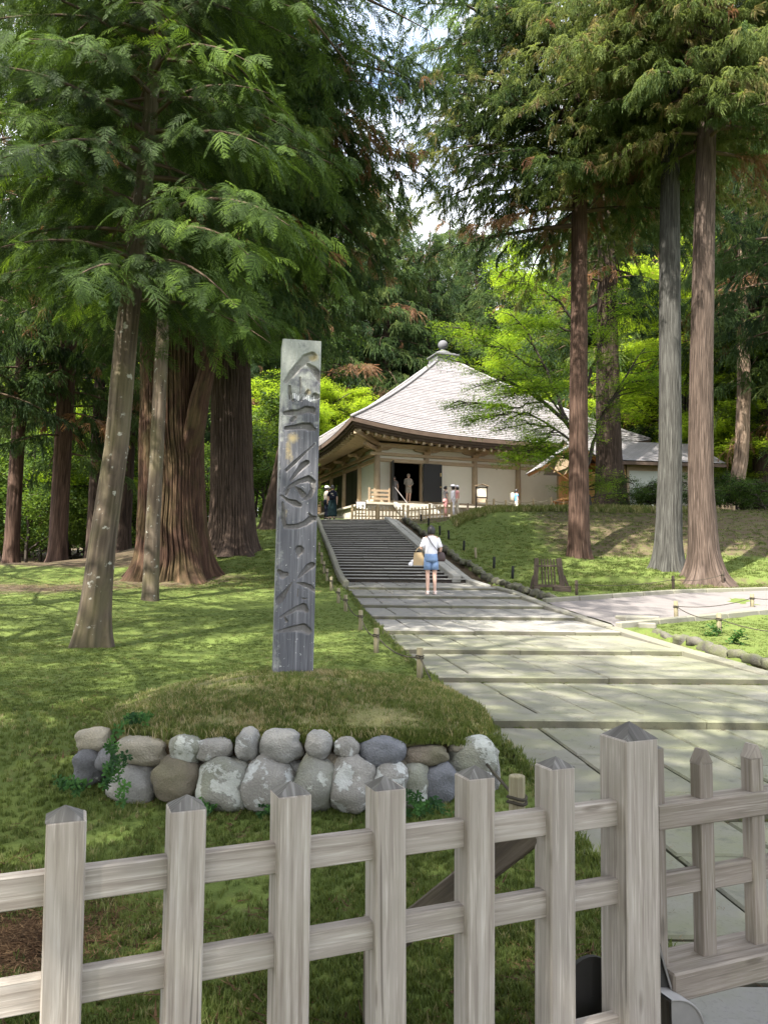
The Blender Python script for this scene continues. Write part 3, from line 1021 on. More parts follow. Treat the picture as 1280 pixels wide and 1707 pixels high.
STROKES = [   # polylines of (x, y, half-width) in the two enlargements of the face
 (Z1, [(560, 262, 34), (500, 290, 36), (430, 370, 30), (365, 450, 26), (312, 520, 14)]),
 (Z1, [(520, 345, 14), (570, 385, 26), (612, 440, 34), (640, 500, 20)]),
 (Z1, [(350, 560, 10), (352, 620, 16), (362, 670, 18), (385, 694, 8)]),
 (Z1, [(448, 470, 7), (452, 560, 9), (446, 620, 6)]),
 (Z1, [(612, 642, 20), (585, 640, 28), (552, 660, 14)]),
 (Z1, [(310, 812, 18), (370, 806, 26), (430, 800, 24), (500, 770, 30), (555, 770, 28), (580, 800, 10)]),
 (Z1, [(420, 800, 12), (395, 850, 18), (370, 880, 14)]),
 (Z1, [(320, 950, 16), (400, 938, 20), (470, 925, 28), (530, 930, 34), (575, 948, 14)]),
 (Z1, [(520, 590, 10), (490, 640, 14), (450, 690, 8)]),
 (Z1, [(575, 1086, 5), (500, 1160, 8), (400, 1260, 14), (320, 1340, 12)]),
 (Z1, [(505, 1262, 22), (470, 1290, 26), (420, 1350, 16), (360, 1430, 9)]),
 (Z1, [(310, 1540, 10), (350, 1490, 14), (430, 1440, 18), (520, 1410, 26), (560, 1440, 24), (560, 1510, 20), (530, 1570, 18), (490, 1595, 14)]),
 (Z1, [(400, 1492, 8), (440, 1520, 18), (470, 1560, 26)]),
 (Z1, [(330, 1520, 14), (316, 1560, 12)]),
 (Z1, [(276, 1572, 8), (330, 1614, 14), (400, 1640, 26), (440, 1655, 18)]),
 (Z2, [(268, 150, 9), (275, 220, 16), (272, 290, 18), (290, 352, 18), (380, 350, 20), (460, 320, 22), (505, 285, 28), (535, 275, 22), (550, 290, 8)]),
 (Z2, [(490, 235, 8), (520, 270, 14)]),
 (Z2, [(415, 560, 26), (410, 548, 34), (400, 600, 12)]),
 (Z2, [(240, 735, 18), (268, 765, 28), (300, 755, 18)]),
 (Z2, [(515, 675, 24), (490, 690, 26), (440, 740, 16), (400, 785, 7)]),
 (Z2, [(345, 825, 5), (300, 895, 14), (250, 965, 26), (228, 1000, 18)]),
 (Z2, [(395, 828, 8), (440, 838, 16), (500, 862, 20), (545, 900, 10)]),
 (Z2, [(250, 1120, 8), (310, 1085, 14), (380, 1045, 18), (440, 1035, 32), (462, 1058, 22)]),
 (Z2, [(285, 1120, 8), (300, 1150, 12)]),
 (Z2, [(430, 955, 5), (450, 962, 8), (470, 955, 4)]),
 (Z2, [(395, 880, 5), (392, 940, 6)]),
 (Z2, [(232, 1240, 10), (300, 1225, 18), (380, 1212, 26), (440, 1210, 36), (480, 1235, 28)]),
]
fu, fv = 112, 940
U, Vv = np.meshgrid(np.linspace(0, 1, fu), np.linspace(0, 1, fv))
xs_ = (U - .5) * PW
zs_ = Vv * Lp
dep = np.zeros_like(U); carve = np.zeros_like(U)
for tr, pl in STROKES:
    sc = 1.18 * (1 / 5.69) / 62.0 * PW
    q = [(*tr(x, y), w * sc) for (x, y, w) in pl]
    q = [((u - .5) * PW, v * Lp, w) for (u, v, w) in q]
    for (x0, z0, w0), (x1, z1, w1) in zip(q[:-1], q[1:]):
        dx, dz = x1 - x0, z1 - z0
        L2 = dx * dx + dz * dz + 1e-9
        t = np.clip(((xs_ - x0) * dx + (zs_ - z0) * dz) / L2, 0, 1)
        d = np.hypot(xs_ - (x0 + dx * t), zs_ - (z0 + dz * t))
        wd = (w0 + (w1 - w0) * t) * 1.12
        k = np.clip(1 - d / wd, 0, 1)
        # steep upper lip, shallow lower run-out: a chisel cut
        up = np.clip((zs_ - (z0 + dz * t)) / wd, -1, 1)
        prof = np.clip((1 - d / wd) * (2.4 + 1.4 * up), 0, 1) * (.80 + .20 * up)
        dep = np.maximum(dep, np.minimum(.036, wd * 1.6) * np.clip(prof, 0, 1))
        carve = np.maximum(carve, sstep(0, .35, k))
dep = dep + .0012 * fbm(xs_ * 60, zs_ * 8, 0, 6, 3)
edge = np.minimum(U, 1 - U) * PW
dep = dep * sstep(.0, .012, edge) + .006 * np.clip(1 - edge / .008, 0, 1)
def bl(u, v, ru, rv):
    return np.exp(-(((U - u) / ru) ** 2 + ((Vv - v) / rv) ** 2))
u1, v1 = Z1(575, 275); u2, v2 = Z1(380, 1035); u3, v3 = Z1(340, 1160); u4, v4 = Z1(525, 600); u5, v5 = Z2(300, 230); u6, v6 = Z1(365, 1230)
ochre = np.maximum.reduce([bl(u1, v1, .14, .016) * 1.1, bl(u2, v2, .16, .02), bl(u3, v3, .13, .05) * .75, bl(u4, v4, .12, .018) * .7, bl(u5, v5, .06, .03) * .6, bl(u6, v6, .1, .02) * .6])
chip = np.zeros_like(U)
# a row of tiny pale chips across the upper character
uu, vv_ = Z1(350, 655)
for k in range(14):
    x = .26 + .045 * k
    if k in (5, 6):
        continue
    chip = np.maximum(chip, ((np.abs(U - x) < .012) & (np.abs(Vv - vv_ - .004 * math.sin(k)) < .008)).astype(float) * (.9 if k % 3 else .5))
FV = np.stack([xs_, -PD / 2 + dep, zs_], -1).reshape(-1, 3)
link('carved_face', grid_mesh('carved_face', FV, fu, fv, 'carved_slate', None, True, {'carve': carve, 'ochre': ochre, 'chip': chip}), pil)
b = MB()
hw, hd = PW / 2, PD / 2
front = [(-hw, -hd + .006, Lp), (hw, -hd + .006, Lp)]
vs = [(-hw, -hd + .006, -.3), (hw, -hd + .006, -.3), (hw, hd, -.3), (-hw, hd, -.3), (-hw, -hd + .006, Lp), (hw, -hd + .006, Lp), (hw, hd, Lp), (-hw, hd, Lp), (0, 0, Lp + .035)]
b.add(vs, [(1, 2, 6, 5), (2, 3, 7, 6), (3, 0, 4, 7), (4, 5, 8), (5, 6, 8), (6, 7, 8), (7, 4, 8)])
b.build('shaft', 'carved_slate', pil)

# ================================================================== FENCE AND GATE
FD = Vector((.927, .376, 0)).normalized()
FA = math.atan2(FD.y, FD.x)
def fence_pt(px, Y):
    p = at(px, 953, Y); return Vector((p.x, p.y, 0))
def post_mesh(w, h, peak, mat, parent, org, c, d=None, bottom=0.0, name='post'):
    d = d or w
    b = MB()
    m = Matrix.Rotation(FA + random.uniform(-.03, .03), 3, 'Z') @ Matrix.Rotation(random.uniform(-.009, .009), 3, 'Y')
    h = h + random.uniform(-.005, .005)
    bw = .004
    b.box((c.x, c.y, (h + bottom) / 2), (w, d, h - bottom), m, None, 2, bw)
    hw, hd = w / 2 - bw * .3, d / 2 - bw * .3
    vs = [c + m @ Vector(q) for q in ((-hw, -hd, h - .001), (hw, -hd, h - .001), (hw, hd, h - .001), (-hw, hd, h - .001), (0, 0, h + peak))]
    vs = [Vector((v.x, v.y, q)) for v, q in zip(vs, (h - .001, h - .001, h - .001, h - .001, h + peak))]
    b.cur = 1
    b.add(vs, [(0, 1, 4), (1, 2, 4), (2, 3, 4), (3, 0, 4)], [[(.01 + .1 * i, 0), (.1 + .1 * i, 0), (.05 + .1 * i, .05)] for i in range(4)])
    return b.build(name, [mat, 'timber_cap'], parent, org)
F0 = fence_pt(130, 1.82)
fence = thing('post_fence', 'weathered grey post and rail fence across the foreground with a thick end post', 'fence', (F0.x, F0.y, 0))
FO = fence.location.copy()
FUP = .017
SP = .2605
for i in range(-2, 6):
    c = F0 + FD * SP * i
    post_mesh(.084, 1.026 + FUP, .026, 'weathered_timber', fence, FO, Vector((c.x, c.y, 0)))
G0 = F0 + FD * (SP * 5 + .275)
for zc in (.893, .670, .285):
    a = F0 + FD * SP * -2.6; c = G0
    m = MB()
    for k in range(1):
        m.bar(Vector((a.x, a.y, zc)), Vector((c.x, c.y, zc)), .036, .072, (0, 0, 1), .003)
    m.build('rail', 'weathered_timber', fence, FO)
post_mesh(.122, 1.108, .045, 'weathered_timber', fence, FO, Vector((G0.x - .008, G0.y, 0)), None, 0, 'gate_post')
# prop leaning against the fence from behind
bk = Vector((-FD.y, FD.x, 0))
b0 = F0 + FD * SP * 4.93 + bk * .06
m = MB(); m.bar(Vector((b0.x, b0.y, .86)), Vector((b0.x, b0.y, 0)) + bk * .50 - FD * .28 + Vector((0, 0, .35)), .07, .085, (0, 0, 1), .005); m.build('brace', 'brace_timber', fence, FO)
m = MB(); st_ = Vector((b0.x, b0.y, 0)) + bk * .50 - FD * .30
m.tube([st_ + Vector((0, 0, -.05)), st_ + Vector((0, 0, .45))], .05, 10); m.build('brace_stake', 'brace_timber', fence, FO)

g1 = G0 + FD * .118 + bk * .085
gate = thing('picket_gate', 'low grey timber gate with pointed pickets, right of the thick gate post', 'gate', (g1.x, g1.y, .1))
GO = gate.location.copy()
post_mesh(.085, 1.06, .03, 'gate_timber', gate, GO, Vector((g1.x, g1.y, 0)), .11, .12, 'stile')
GS = G0 + bk * .05
def gpt(s, z):
    q = GS + FD * s
    return Vector((q.x, q.y, z))
for k, (zc, h_, t_) in enumerate(((.850, .075, .075), (.634, .072, .032))):
    m = MB(); m.bar(gpt(.115, zc), gpt(1.75, zc), t_, h_, (0, 0, 1), .004); m.build('rail', 'gate_timber', gate, GO)
m = MB(); m.bar(gpt(.13, .36), gpt(1.75, .36), .15, .085, (0, 0, 1), .006); m.build('bottom_beam', 'gate_timber', gate, GO)
for k in range(6):
    q = GS + FD * (.325 + .218 * k)
    b = MB(); mr = Matrix.Rotation(FA, 3, 'Z')
    w_, d_ = .056, .045
    b.box((q.x, q.y, .68), (w_, d_, .63), mr, None, 2, .003)
    vs = [Vector((q.x, q.y, 0)) + mr @ Vector(t) for t in ((-w_ / 2, -d_ / 2, .995), (w_ / 2, -d_ / 2, .995), (w_ / 2, d_ / 2, .995), (-w_ / 2, d_ / 2, .995), (-.004, -d_ / 2, 1.038), (.004, -d_ / 2, 1.038), (.004, d_ / 2, 1.038), (-.004, d_ / 2, 1.038))]
    b.add(vs, [(0, 1, 5, 4), (2, 3, 7, 6), (1, 2, 6, 5), (3, 0, 4, 7), (4, 5, 6, 7)], [[(.01, 0), (.06, 0), (.05, .04), (.02, .04)]] * 5)
    b.build('picket', 'gate_timber', gate, GO)
q = GS + FD * 1.72
post_mesh(.085, 1.06, .03, 'gate_timber', gate, GO, Vector((q.x, q.y, 0)), .09, .12, 'stile')
# steel hardware at the foot of the gate post
hw_ = thing('gate_roller', 'bare steel roller guard with a triangular fin at the foot of the gate post', 'gate hardware', (G0.x, G0.y, 0))
HO = hw_.location.copy()
def hp(s, t, z):
    q = G0 + FD * s - bk * t
    return Vector((q.x, q.y, z + .055))
b = MB()                                     # curved guard, a quarter drum
prof = []
for k in range(13):
    a = PI * .5 * k / 12
    prof.append((.075 + .135 * math.sin(a) * .9, .205 + .105 * math.cos(a)))
prof = prof + [(.198, .03)]
o_, i_ = [], []
for (s, z) in prof:
    o_.append([hp(s, .075, z), hp(s, -.075, z)])
vs = [p for q in o_ for p in q] + [p + Vector((0, 0, -.006)) - FD * .004 for q in o_ for p in q]
nn_ = len(o_)
fs = [(2 * k, 2 * k + 1, 2 * k + 3, 2 * k + 2) for k in range(nn_ - 1)] + [(2 * nn_ + 2 * k, 2 * nn_ + 2 * k + 2, 2 * nn_ + 2 * k + 3, 2 * nn_ + 2 * k + 1) for k in range(nn_ - 1)]
fs += [(2 * k, 2 * k + 2, 2 * nn_ + 2 * k + 2, 2 * nn_ + 2 * k) for k in range(nn_ - 1)]
b.add(vs, fs); b.build('drum_guard', 'steel', hw_, HO, True)
b = MB()
side = [hp(s, .072, z) for (s, z) in prof] + [hp(.075, .072, .03)]
b.add(side, [tuple(range(len(side)))]); b.build('side_plate', 'steel', hw_, HO)
b = MB()
tri = [(.068, .50), (.085, .49), (.128, .305), (.068, .305)]
vs = [hp(s, .004, z) for s, z in tri] + [hp(s, -.004, z) for s, z in tri]
b.add(vs, [(0, 1, 2, 3), (7, 6, 5, 4), (0, 4, 5, 1), (1, 5, 6, 2)]); b.build('fin', 'dark_steel', hw_, HO)
m = MB(); m.bar(hp(.066, 0, .51), hp(.135, 0, .30), .03, .006, (1, 0, .3)); m.build('fin_edge', 'steel', hw_, HO)
pl_ = thing('steel_plate', 'dark round-topped steel plate standing behind the foot of the gate post', 'gate hardware', (G0.x, G0.y, 0))
b = MB()
pp = []
for k in range(9):
    a = PI * k / 8
    pp.append((-.075 + .065 * math.cos(a), .335 + .04 * math.sin(a)))
pp += [(-.14, .12), (-.01, .12)]
vs = [hp(s, -.11, z) for s, z in pp] + [hp(s, -.125, z) for s, z in pp]
L_ = len(pp)
b.add(vs, [tuple(range(L_)), tuple(range(L_, 2 * L_))[::-1]] + [(k, (k + 1) % L_, L_ + (k + 1) % L_, L_ + k) for k in range(L_)])
b.build('plate', 'dark_steel', pl_, pl_.location)
m = MB()
pts = []
for k in range(15):
    a = PI * (1.0 - .62 * k / 14)
    pts.append(hp(-.06 + .115 * math.cos(a), -.06 + .05 * k / 14, .10 + .14 * math.sin(a)))
m.tube(pts, .012, 8)
tag(m.build('cable', 'cable_black', None, (0, 0, 0), True), 'black looped cable at the foot of the gate post, pale sheen on it', 'cable')

# ================================================================== ROPE POSTS
def rope_post(p, r, h, label, group, mat='post_timber', tie=True, lean=(0, 0), rm='rope_dark', name='rope_post'):
    t = thing(name, label, 'post', p, 0, group)
    b = MB(); b.tube([(0, 0, -.12), (lean[0] * .5, lean[1] * .5, h * .5), (lean[0], lean[1], h - .006), (lean[0], lean[1], h)], [r, r, r, r * .9], 12)
    b.build('shaft', mat, t, (0, 0, 0), True)
    if tie:
        b = MB()
        for dz in (-.012, .012):
            pts = [(lean[0] * .8 + (r + .006) * math.cos(a), lean[1] * .8 + (r + .006) * math.sin(a), h * .70 + dz + .006 * math.sin(a * 2)) for a in np.linspace(0, 2 * PI, 12, endpoint=False)]
            b.tube(pts, .008, 6, False, True)
        b.build('rope_tie', rm, t, (0, 0, 0), True)
    return t
ORD = ['first', 'second', 'third', 'fourth', 'fifth', 'sixth', 'seventh', 'eighth', 'ninth']
LP = [(862, 1402, 4.1, .40), (697, 1152, None, .34), (627, 1090, None, .33), (601, 1050, None, .33), (576, 1019, None, .33), (564, 1005, None, .33), (552, 984, None, .34), (545, 971, None, .36), (540, 956, None, .36), (536, 940, None, .36), (532, 922, None, .36)]
tops = []
for k, (px, py, Y, h) in enumerate(LP):
    if Y:
        q = at(px, py, Y)
        if k == 0:
            q.x = min(q.x, float(XL(Y)) - .12)
        p = Vector((q.x, q.y, tz(q.x, q.y)))
    elif k == 1:
        p = Vector((float(XL(8.9)) - .12, 8.9, tz(float(XL(8.9)) - .12, 8.9)))
    else:
        p = gp(px, py, 3, 40)
    if k > 4:
        p.x = min(p.x, float(XL(p.y)) - .22)
        p.z = tz(p.x, p.y)
    lab = ['round wooden rope post nearest the fence, dark rope knotted round it', 'rope post half hidden behind the grassy mound, at the slab edge',
           'rope post on the lawn edge, nearest beyond the mound', 'rope post on the lawn edge, second beyond the mound'][k] if k < 4 else 'small wooden rope post left of the stairs, %s from their foot' % ORD[k - 4]
    rope_post(p, .042 if k == 0 else .036, h, lab, 'rope posts along the left of the path')
    tops.append(p + Vector((0, 0, h * .7)))
def rope(pts, r, label, mat, sag=.06):
    b = MB()
    for a, c in zip(pts[:-1], pts[1:]):
        L = (c - a).length
        q = [a.lerp(c, t) - Vector((0, 0, sag * min(1, L / 2) * 4 * t * (1 - t))) for t in np.linspace(0, 1, 9)]
        b.tube(q, r, 6)
    return tag(b.build('boundary_rope', mat, None, (0, 0, 0), True), label, 'rope')
rope(tops, .009, 'dark thin rope strung between posts along the left edge of the paving', 'rope_dark', .10)
RP = [(1127, 1034, .36), (1199, 1058, .34), (1254, 1016, .33)]
rt = []
for (px, py, h), lab in zip(RP, ('pale rope post at the corner where the side path meets the lawn', 'darker rope post in the grass nearest the gate', 'rope post by the pale side path at the right edge of the photo')):
    p = gp(px, py)
    rope_post(p, .040, h, lab, 'rope posts round the right lawn')
    rt.append(p + Vector((0, 0, h * .72)))
p = gp(1330, 1085); p2 = gp(1330, 1006)
rope([p + Vector((0, 0, .24)), rt[1], rt[0], rt[2], p2 + Vector((0, 0, .24))], .008, 'thin dark rope round the corner of the right lawn', 'rope_dark', .08)
FP = [(961, 991, .36, 'dark rope post with a knotted top beside the slatted barrier'), (1122, 983, .36, 'grey rope post in front of the twin cedar trunks'), (1205, 978, .42, 'rope post against the right foot of the twin cedars')]
ft = []
for (px, py, h, lab) in FP:
    p = gp(px, py)
    rope_post(p, .038, h, lab, 'rope posts beyond the side path', 'dark_timber')
    ft.append(p + Vector((0, 0, h * .72)))
rope(ft, .008, 'thin dark rope on the far side of the side path', 'rope_dark', .08)
BS = [(702, 870, .3), (714, 878, .34), (733, 892, .38), (748, 901, .36), (773, 917, .36), (793, 931, .36), (823, 948, .36), (854, 964, .36)]
for k, (px, py, h) in enumerate(BS):
    p = gp(px, py, 10, 38)
    tan = k == 5
    rope_post(p, .042, h, 'tan wooden stake with rope, among the black stakes right of the stairs' if tan else 'thin black stake in the grass right of the stairs, %s from the top' % ORD[k if k < 5 else k - 1], 'stakes beside the stairs', 'post_timber' if tan else 'stake_black', False, (random.uniform(-.02, .02), 0), 'rope_pale', 'lawn_stake')

# ================================================================== SLATTED BARRIER ON THE LAWN
p = gp(915, 984)
sb = thing('slatted_barrier', 'dark wooden slatted barrier on block feet at the edge of the lawn', 'barrier', p, R(-6))
u_ = p.y / F_PX
def sbx(px, py):
    return ((px - 915) * u_, (985 - py) * u_)
m = MB()
for (x0, y0, x1, y1, w_) in ((895, 931, 893, 978, .11), (931, 931, 937, 978, .13)):
    a, c = sbx(x0, y0), sbx(x1, y1)
    m = MB(); m.bar((a[0], 0, a[1]), (c[0], 0, c[1]), .10, w_, (1, 0, 0), .006); m.build('upright', 'dark_timber', sb)
for (x0, x1, y_, h_) in ((893, 935, 944, .045), (891, 940, 977, .07)):
    a, c = sbx(x0, y_), sbx(x1, y_)
    m = MB(); m.bar((a[0], -.03, a[1]), (c[0], -.03, c[1]), .05, h_, (0, 0, 1), .004); m.build('rail', 'dark_timber', sb)
for k in range(5):
    a, c = sbx(903 + k * 5.0, 932), sbx(904.5 + k * 5.2, 977)
    m = MB(); m.bar((a[0], .012, a[1]), (c[0], .012, c[1]), .03, .036, (1, 0, 0), .003); m.build('slat', 'dark_timber', sb)
m = MB(); m.box((sbx(935, 983)[0], -.06, .045), (.42, .30, .15), Matrix.Rotation(.06, 3, 'Z'), None, 0, .01); m.build('foot_block', 'dark_timber', sb)
m = MB(); m.box((sbx(894, 983)[0], -.02, .04), (.16, .46, .12), None, None, 1, .01); m.build('foot_block', 'dark_timber', sb)
for sx, x_ in ((-1, 888), (1, 944)):
    a, c = sbx(890 if sx < 0 else 939, 960), sbx(885 if sx < 0 else 948, 983)
    m = MB(); m.bar((a[0], 0, a[1]), (c[0], .0, c[1]), .08, .06, (1, 0, 0), .004); m.build('brace', 'dark_timber', sb)
# ================================================================== THE HALL
TH = R(20)
C0 = Vector((-.4, 42.9, 4.40))
hall = thing('temple_hall', 'temple hall with broad pyramid roof and open black door, above the stairs', 'temple', C0, TH)
COLS = [0, 2.95, 6.0, 8.85, 11.7, 14.5]
WL = 14.5
OV = 2.2
def hb(name, boxes, mat, parent=hall, bev=0.0):
    m = MB()
    for (c, s) in boxes:
        m.box(c, s, None, None, None, bev)
    return m.build(name, mat, parent)
hb('platform', [((WL / 2, WL / 2, .08), (WL + 1.7, WL + 1.7, 1.80))], 'platform_stone')
hb('platform_coping', [((WL / 2, -.82, .93), (WL + 2.0, .36, .12)), ((-.82, WL / 2 + .2, .93), (.36, WL + 1.6, .12))], 'platform_stone', hall, .01)
hb('core', [((WL / 2, WL / 2 + 1.6, 2.6), (WL - 5.4, WL - 5.4, 3.2))], 'interior')
hb('floor_boards', [((WL / 2, WL / 2, 1.0), (WL - .1, WL - .1, .06))], 'interior')
hb('ceiling_boards', [((WL / 2, WL / 2, 4.0), (WL - .1, WL - .1, .06))], 'interior')
cm = MB(); cm.tube([(0, 0, .95), (0, 0, 2.2), (0, 0, 3.7)], [.185, .182, .165], 20)
col0 = cm.build('column', 'hall_timber_pale', hall, (0, 0, 0), True)
spots = [(x, 0) for x in COLS] + [(0, y) for y in COLS[1:]]
for k, (x, y) in enumerate(spots):
    c = col0 if k == 0 else link('column', col0.data, hall)
    c.location = (x, y, 0)
# beams, front (axis x) and left (axis y)
for z, h_, d_, nm in ((1.10, .2, .20, 'sill_beam'), (3.45, .2, .22, 'lintel_beam'), (3.78, .16, .30, 'head_beam'), (4.28, .24, .2, 'purlin')):
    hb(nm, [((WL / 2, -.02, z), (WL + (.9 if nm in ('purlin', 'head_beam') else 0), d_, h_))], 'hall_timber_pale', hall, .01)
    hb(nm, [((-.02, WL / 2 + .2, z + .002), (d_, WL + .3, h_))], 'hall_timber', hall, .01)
for i in range(5):
    a, c = COLS[i] + .16, COLS[i + 1] - .16
    if i == 0:
        hb('wall_panel', [((.47, .04, 2.27), (.60, .06, 2.16))], 'plaster')
        hb('wall_panel', [((2.72, .04, 2.27), (.2, .06, 2.16))], 'plaster')
    else:
        hb('wall_panel', [(((a + c) / 2, .04, 2.27), (c - a, .06, 2.16))], 'plaster')
    hb('frieze_panel', [(((a + c) / 2, .03, 3.625), (c - a, .05, .15))], 'plaster')
    hb('frieze_panel', [(((a + c) / 2, .06, 4.01), (c - a, .05, .30))], 'plaster')
    if i == 0:
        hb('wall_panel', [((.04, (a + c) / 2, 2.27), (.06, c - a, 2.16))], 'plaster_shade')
    else:
        for s in (-1, 1):
            w_ = (c - a - .1) / 2
            hb('side_door', [((.02, (a + c) / 2 + s * (w_ / 2 + .02), 2.27), (.06, w_, 2.16))], 'door_black', hall, .01)
        hb('door_post', [((.0, a + .03, 2.27), (.16, .12, 2.16))], 'hall_timber')
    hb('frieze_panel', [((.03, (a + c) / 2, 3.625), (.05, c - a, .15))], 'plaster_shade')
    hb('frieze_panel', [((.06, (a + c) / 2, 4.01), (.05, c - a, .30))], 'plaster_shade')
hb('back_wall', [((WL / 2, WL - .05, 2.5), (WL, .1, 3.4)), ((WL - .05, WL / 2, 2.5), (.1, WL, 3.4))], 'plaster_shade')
# the open door: one leaf folded back edge on, one flat against the wall
hb('door_jamb', [((.84, -.04, 2.28), (.12, .16, 2.14))], 'hall_timber')
hb('door_jamb', [((2.60, -.04, 2.28), (.12, .16, 2.14))], 'hall_timber')
d1 = hb('door_leaf', [((3.22, -.30, 2.27), (1.14, .07, 2.14))], 'door_black', hall, .008)
hb('door_fitting', [((3.70, -.345, 2.75), (.05, .02, .20)), ((3.70, -.345, 2.05), (.05, .02, .08))], 'gilt', d1)
m = MB(); m.bar((.80, -.12, 2.27), (.62, -.92, 2.27), .07, 2.14, (0, 0, 1), .008); m.build('door_leaf', 'door_black', hall)
# brackets over the columns
bk_ = MB()
bk_.box((0, 0, 3.94), (.36, .36, .16), None, (1.25, 1.25), 2, .015)
prof = [(-.80, 4.16), (-.80, 4.10), (-.62, 4.03), (-.3, 4.0), (.3, 4.0), (.62, 4.03), (.80, 4.10), (.80, 4.16)]
vs = [(x, -.10, z) for x, z in prof] + [(x, .08, z) for x, z in prof]
n_ = len(prof)
bk_.add(vs, [tuple(range(n_)), tuple(range(n_, 2 * n_))[::-1]] + [(k, (k + 1) % n_, n_ + (k + 1) % n_, n_ + k) for k in range(n_)])
bk_.box((0, -.45, 4.07), (.16, .62, .16), None, None, 1, .02)
br0 = bk_.build('bracket', 'hall_timber', hall)
for k, x in enumerate(COLS):
    o = br0 if k == 0 else link('bracket', br0.data, hall)
    o.location = (x, -.04, 0)
for y in COLS[1:]:
    o = link('bracket', br0.data, hall); o.location = (-.04, y, 0); o.rotation_euler = (0, 0, -PI / 2)
# roof
S = WL + 2 * OV
EZ, AZ = 4.62, 11.45
def lift(s):
    return .66 * abs(s) ** 2.6
def roof_pt(side, s, t, dz=0.0):
    """side 0 front,1 right,2 back,3 left; s -1..1 along the eave; t 0 eave .. 1 top"""
    half = S / 2 * (1 - t) + .62 * t
    x, y = s * half, -half
    z = EZ + (AZ - EZ) * (.94 * t + .06 * t ** 2) + lift(s) * (1 - t) ** 2.2 + dz
    a = side * PI / 2
    return (WL / 2 + x * math.cos(a) - y * math.sin(a), WL / 2 + x * math.sin(a) + y * math.cos(a), z)
m = MB()
NC, NSEG = 46, 22
ss = [-1 + 2 * k / NSEG for k in range(NSEG + 1)]
for side in range(4):
    vs = []; uvs = []; fs = []
    for i in range(NC):
        for (t, dz) in ((i / NC, .055), ((i + 1) / NC, .0)):
            for s_ in ss:
                vs.append(roof_pt(side, s_, t, dz))
    for r in range(2 * NC - 1):
        for k in range(NSEG):
            a = r * (NSEG + 1) + k
            fs.append((a, a + 1, a + NSEG + 2, a + NSEG + 1))
            t0 = ((r + 1) // 2) / NC; t1 = ((r + 2) // 2) / NC
            h0, h1 = S / 2 * (1 - t0), S / 2 * (1 - t1)
            uvs.append([(ss[k] * h0, t0 * 11.2), (ss[k + 1] * h0, t0 * 11.2), (ss[k + 1] * h1, t1 * 11.2), (ss[k] * h1, t1 * 11.2)])
    m.add(vs, fs, uvs)
roof = m.build('roof', 'roof_shingle', hall)
for side in range(4):
    m = MB()
    pts = [Vector(roof_pt(side, -1, t, .05)) for t in np.linspace(0, 1, 16)]
    m.tube(pts, .10, 8); m.build('hip_ridge', 'roof_shingle', roof, (0, 0, 0), True)
# thick eave edge in three stepped layers, then soffit
for (d0, z0, z1, mt) in ((.0, .02, -.20, 'eave_edge'), (.10, -.20, -.34, 'eave_edge'), (.22, -.34, -.47, 'eave_edge')):
    m = MB()
    for side in range(4):
        q = []
        for s_ in ss:
            p = Vector(roof_pt(side, s_, 0)); a = side * PI / 2
            inw = Vector((-math.sin(a), math.cos(a), 0))
            ctr = Vector((WL / 2, WL / 2, p.z))
            k = 1 - d0 / (S / 2)
            p = Vector((ctr.x + (p.x - ctr.x) * k, ctr.y + (p.y - ctr.y) * k, p.z))
            q.append((p + Vector((0, 0, z0)), p + Vector((0, 0, z1)), p + Vector((0, 0, z1)) + inw * .35))
        vs = [v for r in q for v in r]
        fs = []
        for k in range(len(q) - 1):
            fs += [(3 * k, 3 * k + 1, 3 * k + 4, 3 * k + 3), (3 * k + 1, 3 * k + 2, 3 * k + 5, 3 * k + 4)]
        m.add(vs, fs, [[(v, 0) for v in range(4)]] * len(fs))
    m.build('eave_edge', mt, hall)
m = MB()
for side in range(4):
    q = []
    for s_ in ss:
        p = Vector(roof_pt(side, s_, 0)); k = 1 - .4 / (S / 2)
        a = Vector((WL / 2 + (p.x - WL / 2) * k, WL / 2 + (p.y - WL / 2) * k, p.z - .45))
        k2 = (WL / 2 - .1) / (S / 2)
        c = Vector((WL / 2 + (p.x - WL / 2) * k2, WL / 2 + (p.y - WL / 2) * k2, 4.52))
        q.append((a, c))
    m.add([v for r in q for v in r], [(2 * k, 2 * k + 1, 2 * k + 3, 2 * k + 2) for k in range(len(q) - 1)], [[(k * .5, 0), (k * .5, 2), (k * .5 + .5, 2), (k * .5 + .5, 0)] for k in range(len(q) - 1)])
m.build('soffit', 'hall_timber_pale', hall)
# rafters of the two sides in view
m = MB(); m.box((0, 0, 0), (.13, 1.0, .15), None, None, 1)
rm_ = m.build('rafter', 'hall_timber_pale', hall)
first = True
for side in (0, 3):
    for k in range(40):
        s_ = -1 + 2 * (k + .5) / 40
        x = s_ * S / 2 * .965
        zo = EZ + lift(s_) - .56
        a_in = max(-WL / 2 + .05, -abs(x)) if abs(x) > WL / 2 else -WL / 2 + .05
        y_out = -(S / 2 - .30)
        y_in = min(a_in, y_out + .3)
        zi = zo + (4.44 - zo) * ((y_in - y_out) / (-WL / 2 + .05 - y_out))
        p0 = Vector((x, y_out, zo)); p1 = Vector((x, y_in, zi))
        ang = side * PI / 2
        rot = Matrix.Rotation(ang, 3, 'Z')
        c = rot @ ((p0 + p1) / 2) + Vector((WL / 2, WL / 2, 0))
        o = rm_ if first else link('rafter', rm_.data, hall)
        first = False
        o.location = c
        o.rotation_euler = (Matrix.Rotation(ang, 4, 'Z') @ Matrix.Rotation(math.atan2(p1.z - p0.z, p1.y - p0.y), 4, 'X')).to_euler()
        o.scale = (1, (p1 - p0).length, 1)
